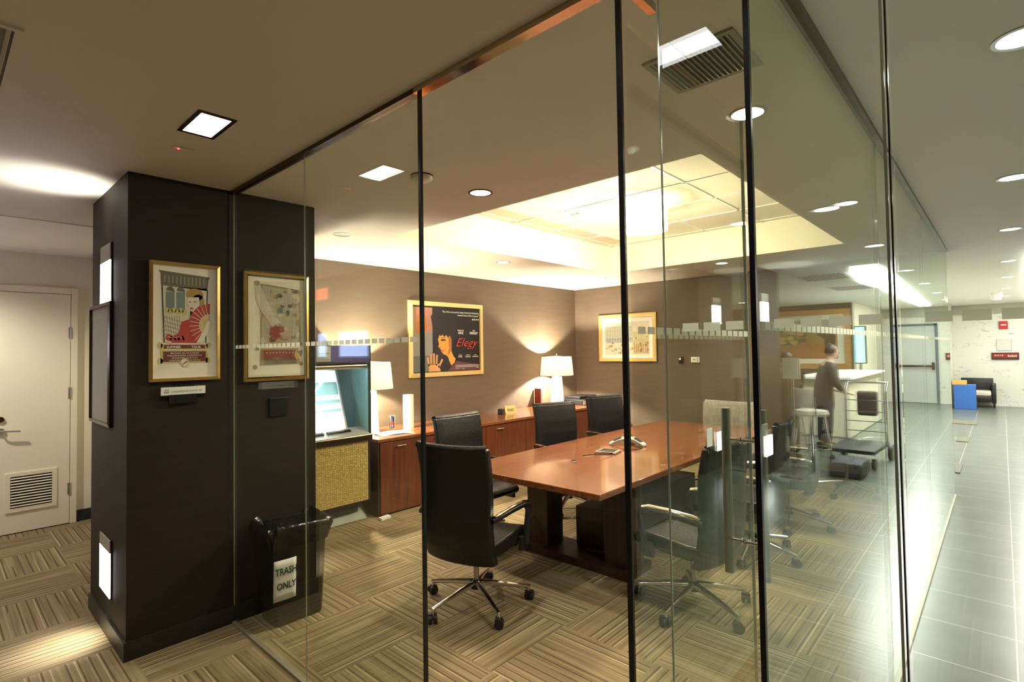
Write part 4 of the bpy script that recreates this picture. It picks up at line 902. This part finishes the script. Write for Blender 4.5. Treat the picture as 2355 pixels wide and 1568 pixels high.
# ------------------------------------------------------------------ bin
bn = thing('trash_bin', 'tall black trash bin with liner and paper sign in front of the dark pillar', 'trash bin', (1.53, 3.325, 0), 0); bn.scale = (.88, 1, .955)
M['bin'] = pm('black_bin_plastic', (.012, .012, .013), .4)
def rrect(hx_, hy_, r_, z, n=5):
    out = []
    for sx, sy, t0 in ((1, 1, 0), (-1, 1, PI / 2), (-1, -1, PI), (1, -1, 1.5 * PI)):
        for k in range(n + 1): t = t0 + PI / 2 * k / n; out.append((sx * (hx_ - r_) + r_ * math.cos(t), sy * (hy_ - r_) + r_ * math.sin(t), z))
    return out
def loft(rings, name, mat, par, cap0=True, cap1=False, **k):
    m = MB(); n = len(rings[0]); vs = [p for r_ in rings for p in r_]
    fs = [(i * n + j, i * n + (j + 1) % n, (i + 1) * n + (j + 1) % n, (i + 1) * n + j) for i in range(len(rings) - 1) for j in range(n)]
    if cap0: fs.append(tuple(range(n))[::-1])
    if cap1: fs.append(tuple(range((len(rings) - 1) * n, len(rings) * n)))
    return m.add(vs, fs).obj(name, mat, par, **k)
loft([rrect(.165, .105, .03, .0), rrect(.17, .11, .03, .02), rrect(.195, .13, .035, .56), rrect(.205, .138, .035, .57), rrect(.205, .138, .035, .60), rrect(.19, .125, .03, .60), rrect(.165, .10, .03, .04)], 'bin_body', 'bin', bn, smooth=True)
rr = random.Random(3); rings = []
for z, e_, am in ((.48, .004, .006), (.53, .016, .010), (.57, .026, .012), (.605, .026, .012), (.625, .012, .014), (.60, -.022, .012), (.50, -.05, .012)):
    base_ = rrect(.20 + e_, .134 + e_, .045, z, 9); rings.append([(x + rr.uniform(-am, am), y + rr.uniform(-am, am) * .7, z_ + rr.uniform(-am, am) * 1.3) for x, y, z_ in base_])
loft(rings, 'bin_liner', 'bag', bn, cap0=False, smooth=True)
P = Pl((-.192, -.118, .17), (1, -.01, 0), (0, -.045, 1), .15, .25)
pp = MB(); pp.grid(lambda a, b_: (P.p(a, b_, .004 + .006 * math.sin(a * 2.5) + (.01 * max(0, b_ - .8)))), 6, 6).obj('paper_sign', 'paper', bn, smooth=True, solid=.0008)
txt(P, 'lettering', 'TRASH', .060, ink(.02, .07, .05), bn, .04, .36, .0125, 'LEFT', bold=.0012, sx=.80)
txt(P, 'lettering', 'ONLY', .060, ink(.02, .07, .05), bn, .12, .72, .0125, 'LEFT', bold=.0012, sx=.80)

# ------------------------------------------------------------------ lobby
d2 = struct(MB().bb(18.36, 18.40, -1.42, -.52, .01, 2.12).obj('door_2', ink(.55, .57, .55)), 'grey exit door with a push bar')
MB().bb(18.34, 18.40, -1.48, -1.42, 0, 2.18).bb(18.34, 18.40, -.52, -.46, 0, 2.18).bb(18.34, 18.40, -1.48, -.46, 2.12, 2.18).obj('door_frame', ink(.12, .14, .18), d2)
MB().cyl((18.28, -1.36, 1.02), (18.28, -.58, 1.02), .028).bb(18.27, 18.36, -1.40, -1.33, .95, 1.09).bb(18.27, 18.36, -.60, -.54, .92, 1.12).obj('push_bar', 'darkbronze', d2)
struct(MB().bb(18.30, 18.4, -1.74, 1.7, 2.38, HC).obj('trim_6', ink(.42, .42, .36)), 'grey beam over the marble wall')
struct(MB().bb(13.8, 18.4, .98, 1.6, 0, HC).obj('wall_lobby_return', 'marble'), 'white wall end beside the glass')
# armchair against the marble wall
ac = thing('armchair', 'small black armchair with pale seat in front of the white marble wall', 'armchair', (18.0, .52, 0))
MB().bbox_bev(.20, .30, -.32, .32, .20, .72, .02).obj('backrest', 'leather', ac, smooth=True)
for sy in (-1, 1):
    MB().bbox_bev(-.30, .25, sy * .33 - .04, sy * .33 + .04, .12, .60, .015).obj('armrest', 'leather', ac, smooth=True)
    for x in (-.27, .24): MB().cyl((x, sy * .33, 0), (x, sy * .33, .14), .018, .026).obj('leg', 'plastic', ac)
MB().bbox_bev(-.30, .22, -.29, .29, .14, .30, .015).obj('seat_base', 'leather', ac, smooth=True)
MB().bbox_bev(-.31, .20, -.28, .28, .30, .42, .03).obj('seat_cushion', ink(.62, .56, .48), ac, smooth=True)
M['blue'] = pm('blue_panel', (.03, .12, .42), .4)
bl = thing('blue_stand_in', 'stand-in blue box with orange wooden top left of the black armchair', 'box', (17.3, .735, 0))  # solid box made up for an unclear blue shape
MB().bbox_bev(-.2, .2, -.22, .2, .0, .60, .01).obj('box_body', 'blue', bl); MB().bbox_bev(-.2, .2, -.05, .22, .60, .70, .01).obj('wooden_top', ink(.62, .33, .08), bl)
s = thing('fire_alarm', 'small red fire alarm box high on the white marble wall', 'fire alarm', (18.4, -.035, 2.07))
MB().bbox_bev(-.06, 0, -.085, .085, -.10, .10, .01).obj('alarm_body', ink(.55, .02, .02), s); MB().bb(-.064, -.06, -.05, .05, -.01, .02).obj('white_label', 'paper', s)
s = thing('wall_notice', 'thin grey framed notice above the red black sign on the marble wall', 'notice', (18.4, -.04, 1.55))
P = Pl((18.4, .12, 1.41), (0, -1, 0), (0, 0, 1), .30, .30); 
rail(P, .018, .015).obj('frame', 'silver', None).parent = s
for ch in s.children: ch.matrix_parent_inverse = Matrix.Translation(-Vector(s.location))
MB().bb(-.008, 0, -.13, .15, -.125, .145).obj('notice_sheet', ink(.70, .70, .66), s)
s = thing('wall_sign', 'black and dark red lettered sign on the white marble wall', 'sign', (18.4, -.045, 1.28))
MB().bb(-.05, 0, -.26, .26, -.09, .09).obj('sign_board', ink(.05, .01, .012), s); MB().bb(-.053, -.05, -.24, .24, -.04, .07).obj('red_band', ink(.30, .01, .02), s)
g = MB()
for k in range(5): g.bb(-.056, -.053, .20 - k * .035 - .02, .20 - k * .035, .0 + .01 * (k % 2), .035)
for k in range(5): g.bb(-.056, -.053, -.05 - k * .035 - .025, -.05 - k * .035, -.02, .03 - .01 * (k % 2))
g.obj('sign_marks', ink(.75, .62, .35), s)
s = thing('ceiling_speaker', 'small white dome fixture hanging from the lobby ceiling behind the downlights', 'ceiling fixture', (14.4, .06, HC))
MB().lathe([(0, -.16), (.07, -.14), (.10, -.08), (.10, 0)], caps=False).obj('dome', 'white', s, smooth=True)
for k, (xa, xb, ya, yb) in enumerate(((13.9, 14.6, .42, .86), (11.4, 12.0, .46, .62), (8.6, 9.2, .44, .51))):
    tag(MB().bb(xa, xb, ya, yb, .0, .012).obj('floor_mat', ink(.10, .10, .07)), ('farthest', 'middle', 'nearest')[k] + ' of three dark mats on the tiles at the foot of the side glass', 'mat')
# --- things that are only seen mirrored in the side glass and the open door
dk = thing('reception_desk', 'pale reception desk out past the right edge, mirrored in the side glass', 'desk', (0, 0, 0))
MB().bbox_bev(10.7, 13.9, -1.95, -1.15, 0, 1.02, .02).obj('desk_body', ink(.66, .62, .50), dk); MB().bbox_bev(10.6, 14.0, -2.0, -1.08, 1.02, 1.07, .01).obj('desk_top', 'white', dk)
for k in range(3): tag(MB().box((11.3 + k * .4, -1.35, 1.085 + .01 * k), (.22, .3, .03 + .02 * k), (0, 0, .3 * k)).obj('paper_stack', 'paper'), ('first', 'second', 'third')[k] + ' paper stack on the pale reception desk', 'papers')
s = thing('lit_screen', 'tall narrow cyan lit screen on the lobby brown wall', 'screen', (14.48, -1.0, 0))
M['cyan'] = emi('cyan_screen', (.25, .75, 1), 1.6)
wl = struct(MB().bb(14.48, 18.3, -1.74, -1.70, 0, HC).obj('wall_lobby_nib', 'wallcream'))
s.location = (14.15, -1.55, 0)
MB().bb(0, .10, -.11, .11, 1.20, 2.05).obj('screen_body', 'seal', s); MB().bb(-.004, 0, -.09, .09, 1.22, 2.03).obj('screen_face', 'cyan', s); MB().cyl((.05, 0, 0), (.05, 0, 1.2), .03).obj('stand_pole', 'steel', s); MB().lathe([(.2, 0), (.2, .02), (.03, .03)], (.05, 0, 0)).obj('stand_foot', 'steel', s)
# luggage cart
lc = thing('luggage_cart', 'chrome luggage cart with bent tube handles, mirrored in the side glass', 'cart', (8.66, -.66, 0), math.radians(2))
MB().bbox_bev(-.55, .40, -.27, .27, .20, .25, .01).obj('platform', 'rubber', lc)
for sy in (-1, 1):
    MB().tube([(.38, sy * .25, .22), (.38, sy * .25, .85), (.42, sy * .25, .98), (.55, sy * .25, 1.07)], .017, 10).obj('handle_tube', 'chrome', lc, smooth=True)
    MB().cyl((.40, sy * .26, .11), (.40, sy * .31, .11), .11, n=22).obj('wheel', 'rubber', lc, smooth=True); MB().cyl((-.45, sy * .22, .07), (-.45, sy * .26, .07), .07, n=18).obj('wheel', 'rubber', lc, smooth=True)
g = MB()
for z in (.38, .52, .66, .82): g.tube([(.38, -.25, z), (.38, .25, z)], .006, 6)
g.tube([(.55, -.25, 1.07), (.55, .25, 1.07)], .014, 10)
g.obj('cross_bars', 'chrome', lc, smooth=True)
tag(MB().bbox_bev(7.45, 8.02, -.80, -.45, 0.0, .19, .04).obj('duffel_bag', ink(.02, .025, .035)), 'dark bag on the lobby floor by the luggage cart', 'bag')
# stools
def stool(x, y, lab):
    o = thing('bar_stool', lab, 'stool', (x, y, 0), .5, 'chrome bar stools in the lobby')
    MB().lathe([(0, .70), (.19, .70), (.205, .73), (.19, .77), (0, .775)], caps=False).obj('seat', ink(.62, .60, .52), o, smooth=True)
    MB().grid(lambda a, b_: (-.19 * math.cos((a - .5) * 1.6), .19 * math.sin((a - .5) * 1.6) * 1.15, .82 + .24 * b_), 12, 4).obj('backrest', ink(.62, .60, .52), o, smooth=True, solid=.02)
    for k in range(4):
        a = PI / 4 + k * PI / 2; MB().cyl((math.cos(a) * .15, math.sin(a) * .15, .71), (math.cos(a) * .24, math.sin(a) * .24, 0), .012).obj('leg', 'chrome', o, smooth=True)
    MB().tube([(.21 * math.cos(t * PI / 8), .21 * math.sin(t * PI / 8), .28) for t in range(17)], .009, 8).obj('foot_ring', 'chrome', o, smooth=True)
    MB().tube([(-.12, -.17, .74), (-.17, -.2, .95)], .01, 8).tube([(-.12, .17, .74), (-.17, .2, .95)], .01, 8).obj('back_posts', 'chrome', o, smooth=True)
stool(7.8, -1.05, 'pale bar stool nearest the glass, mirrored behind the black corner seal'); stool(8.88, -1.62, 'second pale bar stool beside the standing people')
# people
SK = pm('skin', (.55, .36, .26), .5); M['skin'] = SK
def skin_mesh(name, nodes, edges, mat, parent, root=0, sub=1):
    me = bpy.data.meshes.new(name); me.from_pydata([n[:3] for n in nodes], edges, []); me.update()
    o = bpy.data.objects.new(name, me); COL.objects.link(o); me.materials.append(M[mat] if isinstance(mat, str) else mat)
    sk = o.modifiers.new('skin', 'SKIN'); sk.use_smooth_shade = True
    if not me.skin_vertices: 
        bpy.context.view_layer.objects.active = o
    for i, n in enumerate(nodes):
        v = me.skin_vertices[0].data[i]; r_ = n[3]; v.radius = (r_, n[4] if len(n) > 4 else r_); v.use_root = (i == root)
    sb = o.modifiers.new('sub', 'SUBSURF'); sb.levels = sub; sb.render_levels = sub
    o.parent = parent; return o
def person(label, loc, rz, coat, trousers, hair, H=1.66, lean=.0, bag=False):
    k = H / 1.72; L = lambda z: z * k
    p = thing('person', label, 'person', loc, rz)
    fx = lean
    N = [(0, 0, L(.95), .12), (fx * .3, 0, L(1.15), .12), (fx * .7, 0, L(1.35), .13), (fx, 0, L(1.47), .055), (fx * 1.15 + .02, 0, L(1.56), .07), (fx * 1.2 + .02, 0, L(1.66), .085)]
    Ed = [(0, 1), (1, 2), (2, 3), (3, 4), (4, 5)]
    def limb(root, pts):
        pr = root
        for q in pts: N.append(q); Ed.append((pr, len(N) - 1)); pr = len(N) - 1
        return pr
    for s_ in (-1, 1):
        limb(0, [(.0, s_ * .10, L(.86), .09), (.02, s_ * .11, L(.50), .058), (-.01, s_ * .12, L(.10), .038), (.10, s_ * .13, L(.04), .035)])
        wpt = limb(2, [(fx * .8, s_ * .19, L(1.40), .052), (fx * .6 + .03, s_ * .25, L(1.12), .042), (fx * .6 + .16, s_ * .20, L(.98), .028), (fx * .6 + .21, s_ * .19, L(.96), .030)])
        for q in range(5):
            b_ = (q - 2) * .013; ln = (.045, .07, .078, .07, .055)[q]; x0_, y0_, z0_ = N[wpt][:3]
            limb(wpt, [(x0_ + .03, y0_ + b_ * 1.2, z0_ - .01, .010), (x0_ + .03 + ln * .6, y0_ + b_ * 1.4, z0_ - .02, .009), (x0_ + .03 + ln, y0_ + b_ * 1.4, z0_ - .04, .008)])
    skin_mesh('body', N, Ed, 'skin', p)
    hd = Vector((fx * 1.2 + .02, 0, L(1.62)))
    f_ = MB(); f_.lathe([(0, -.115), (.05, -.10), (.072, -.04), (.078, .02), (.07, .07), (.04, .105), (0, .115)], hd, 18, caps=False)
    f_.box(hd + Vector((.082, 0, -.01)), (.03, .022, .04), (0, .3, 0)); f_.box(hd + Vector((.066, 0, -.058)), (.02, .042, .010))
    for s_ in (-1, 1): f_.box(hd + Vector((0, s_ * .078, 0)), (.03, .016, .05))
    f_.obj('head', 'skin', p, smooth=True)
    e = MB()
    for s_ in (-1, 1): e.lathe([(0, -.008), (.01, 0), (0, .008)], hd + Vector((.068, s_ * .03, .012)), 8, caps=False)
    e.obj('eyes', 'black', p)
    MB().grid(lambda a, b_: (hd.x - .012 + .092 * math.cos(a * 2 * PI) * math.sin(b_ * 1.9) * (1 if math.cos(a * 2 * PI) < .2 else .75), .088 * math.sin(a * 2 * PI) * math.sin(b_ * 1.9), hd.z + .02 + .108 * math.cos(b_ * 1.9)), 20, 8).obj('hair', hair, p, smooth=True, solid=.008)
    skin_mesh('coat', [(0, 0, L(.60), .17, .20), (0, 0, L(1.0), .145, .18), (fx * .3, 0, L(1.16), .14, .175), (fx * .7, 0, L(1.36), .14, .19), (fx * .95, 0, L(1.46), .075)] +
              [v for s_ in (-1, 1) for v in ((fx * .8, s_ * .20, L(1.39), .075), (fx * .6 + .03, s_ * .265, L(1.12), .062), (fx * .6 + .14, s_ * .205, L(.995), .045))],
              [(0, 1), (1, 2), (2, 3), (3, 4), (3, 5), (5, 6), (6, 7), (3, 8), (8, 9), (9, 10)], coat, p, sub=2)
    for s_ in (-1, 1):
        skin_mesh('trouser_leg', [(0, s_ * .085, L(.88), .115), (.02, s_ * .11, L(.50), .083), (-.01, s_ * .12, L(.10), .066)], [(0, 1), (1, 2)], trousers, p, sub=2)
        MB().bbox_bev(-.08, .19, s_ * .13 - .045, s_ * .13 + .045, 0, .085, .025).obj('shoe', 'leather', p, smooth=True)
    if bag: tag(MB().bbox_bev(loc[0] + .02, loc[0] + .16, loc[1] + .44, loc[1] + .70, .55, .92, .03).obj('shoulder_bag', ink(.06, .035, .03)), 'dark bag carried at the side of the person in the dark jacket', 'bag')
    return p
M['jacket'] = pm('dark_brown_jacket', (.035, .026, .024), .7); M['jeans'] = pm('dark_jeans', (.018, .028, .06), .8); M['coat'] = pm('brown_coat', (.07, .038, .026), .75)
M['hair'] = pm('dark_hair', (.02, .013, .01), .5)
person('person in dark jacket and jeans, mirrored in the side glass near the luggage cart', (9.45, -1.27, 0), math.radians(60), 'jacket', 'jeans', 'hair', 1.60, .10, True)
person('person in a long brown coat, mirrored just right of the black corner seal', (8.22, -1.46, 0), math.radians(-60), 'coat', 'coat', 'hair', 1.5)
tag(MB().box((7.20, -1.12, 1.34), (.02, .22, .26), (.0, .0, .3)).obj('paper_bag', 'paper'), 'white paper held up beside the brown coat', 'paper')
tag(MB().bb(7.18, 7.22, -1.14, -1.10, 0, 1.205).bb(7.07, 7.33, -1.25, -.99, 0, .02).obj('paper_stand', 'steel'), 'thin steel stand under the white paper', 'stand')
# --- lit things behind the camera that show in the front glass
M['bluewin'] = emi('dusk_window_glow', (.45, .58, 1.0), 2.2); M['exitred'] = emi('exit_red', (1, .10, .05), 2.2)
for k, (ya, yb) in enumerate(((6.55, 6.76), (5.56, 6.21))):
    wn = struct(MB().bb(-1.0, -.985, ya, yb, 1.58, 1.88).obj('window_%d' % (k + 1), 'bluewin'))
    MB().bb(-1.0, -.975, ya - .02, ya, 1.56, 1.90).bb(-1.0, -.975, yb, yb + .02, 1.56, 1.90).bb(-1.0, -.975, ya, yb, 1.88, 1.90).bb(-1.0, -.975, ya, yb, 1.56, 1.58).obj('window_frame', 'silver', wn)
s = thing('exit_sign', 'red lit sign behind the camera, mirrored beside the dark pillar', 'sign', (-1.0, 6.62, 2.40)); MB().bb(0, .04, -.16, .16, -.09, .09).obj('sign_box', 'silver', s); MB().bb(.04, .043, -.14, .14, -.07, .07).obj('sign_face', 'exitred', s)
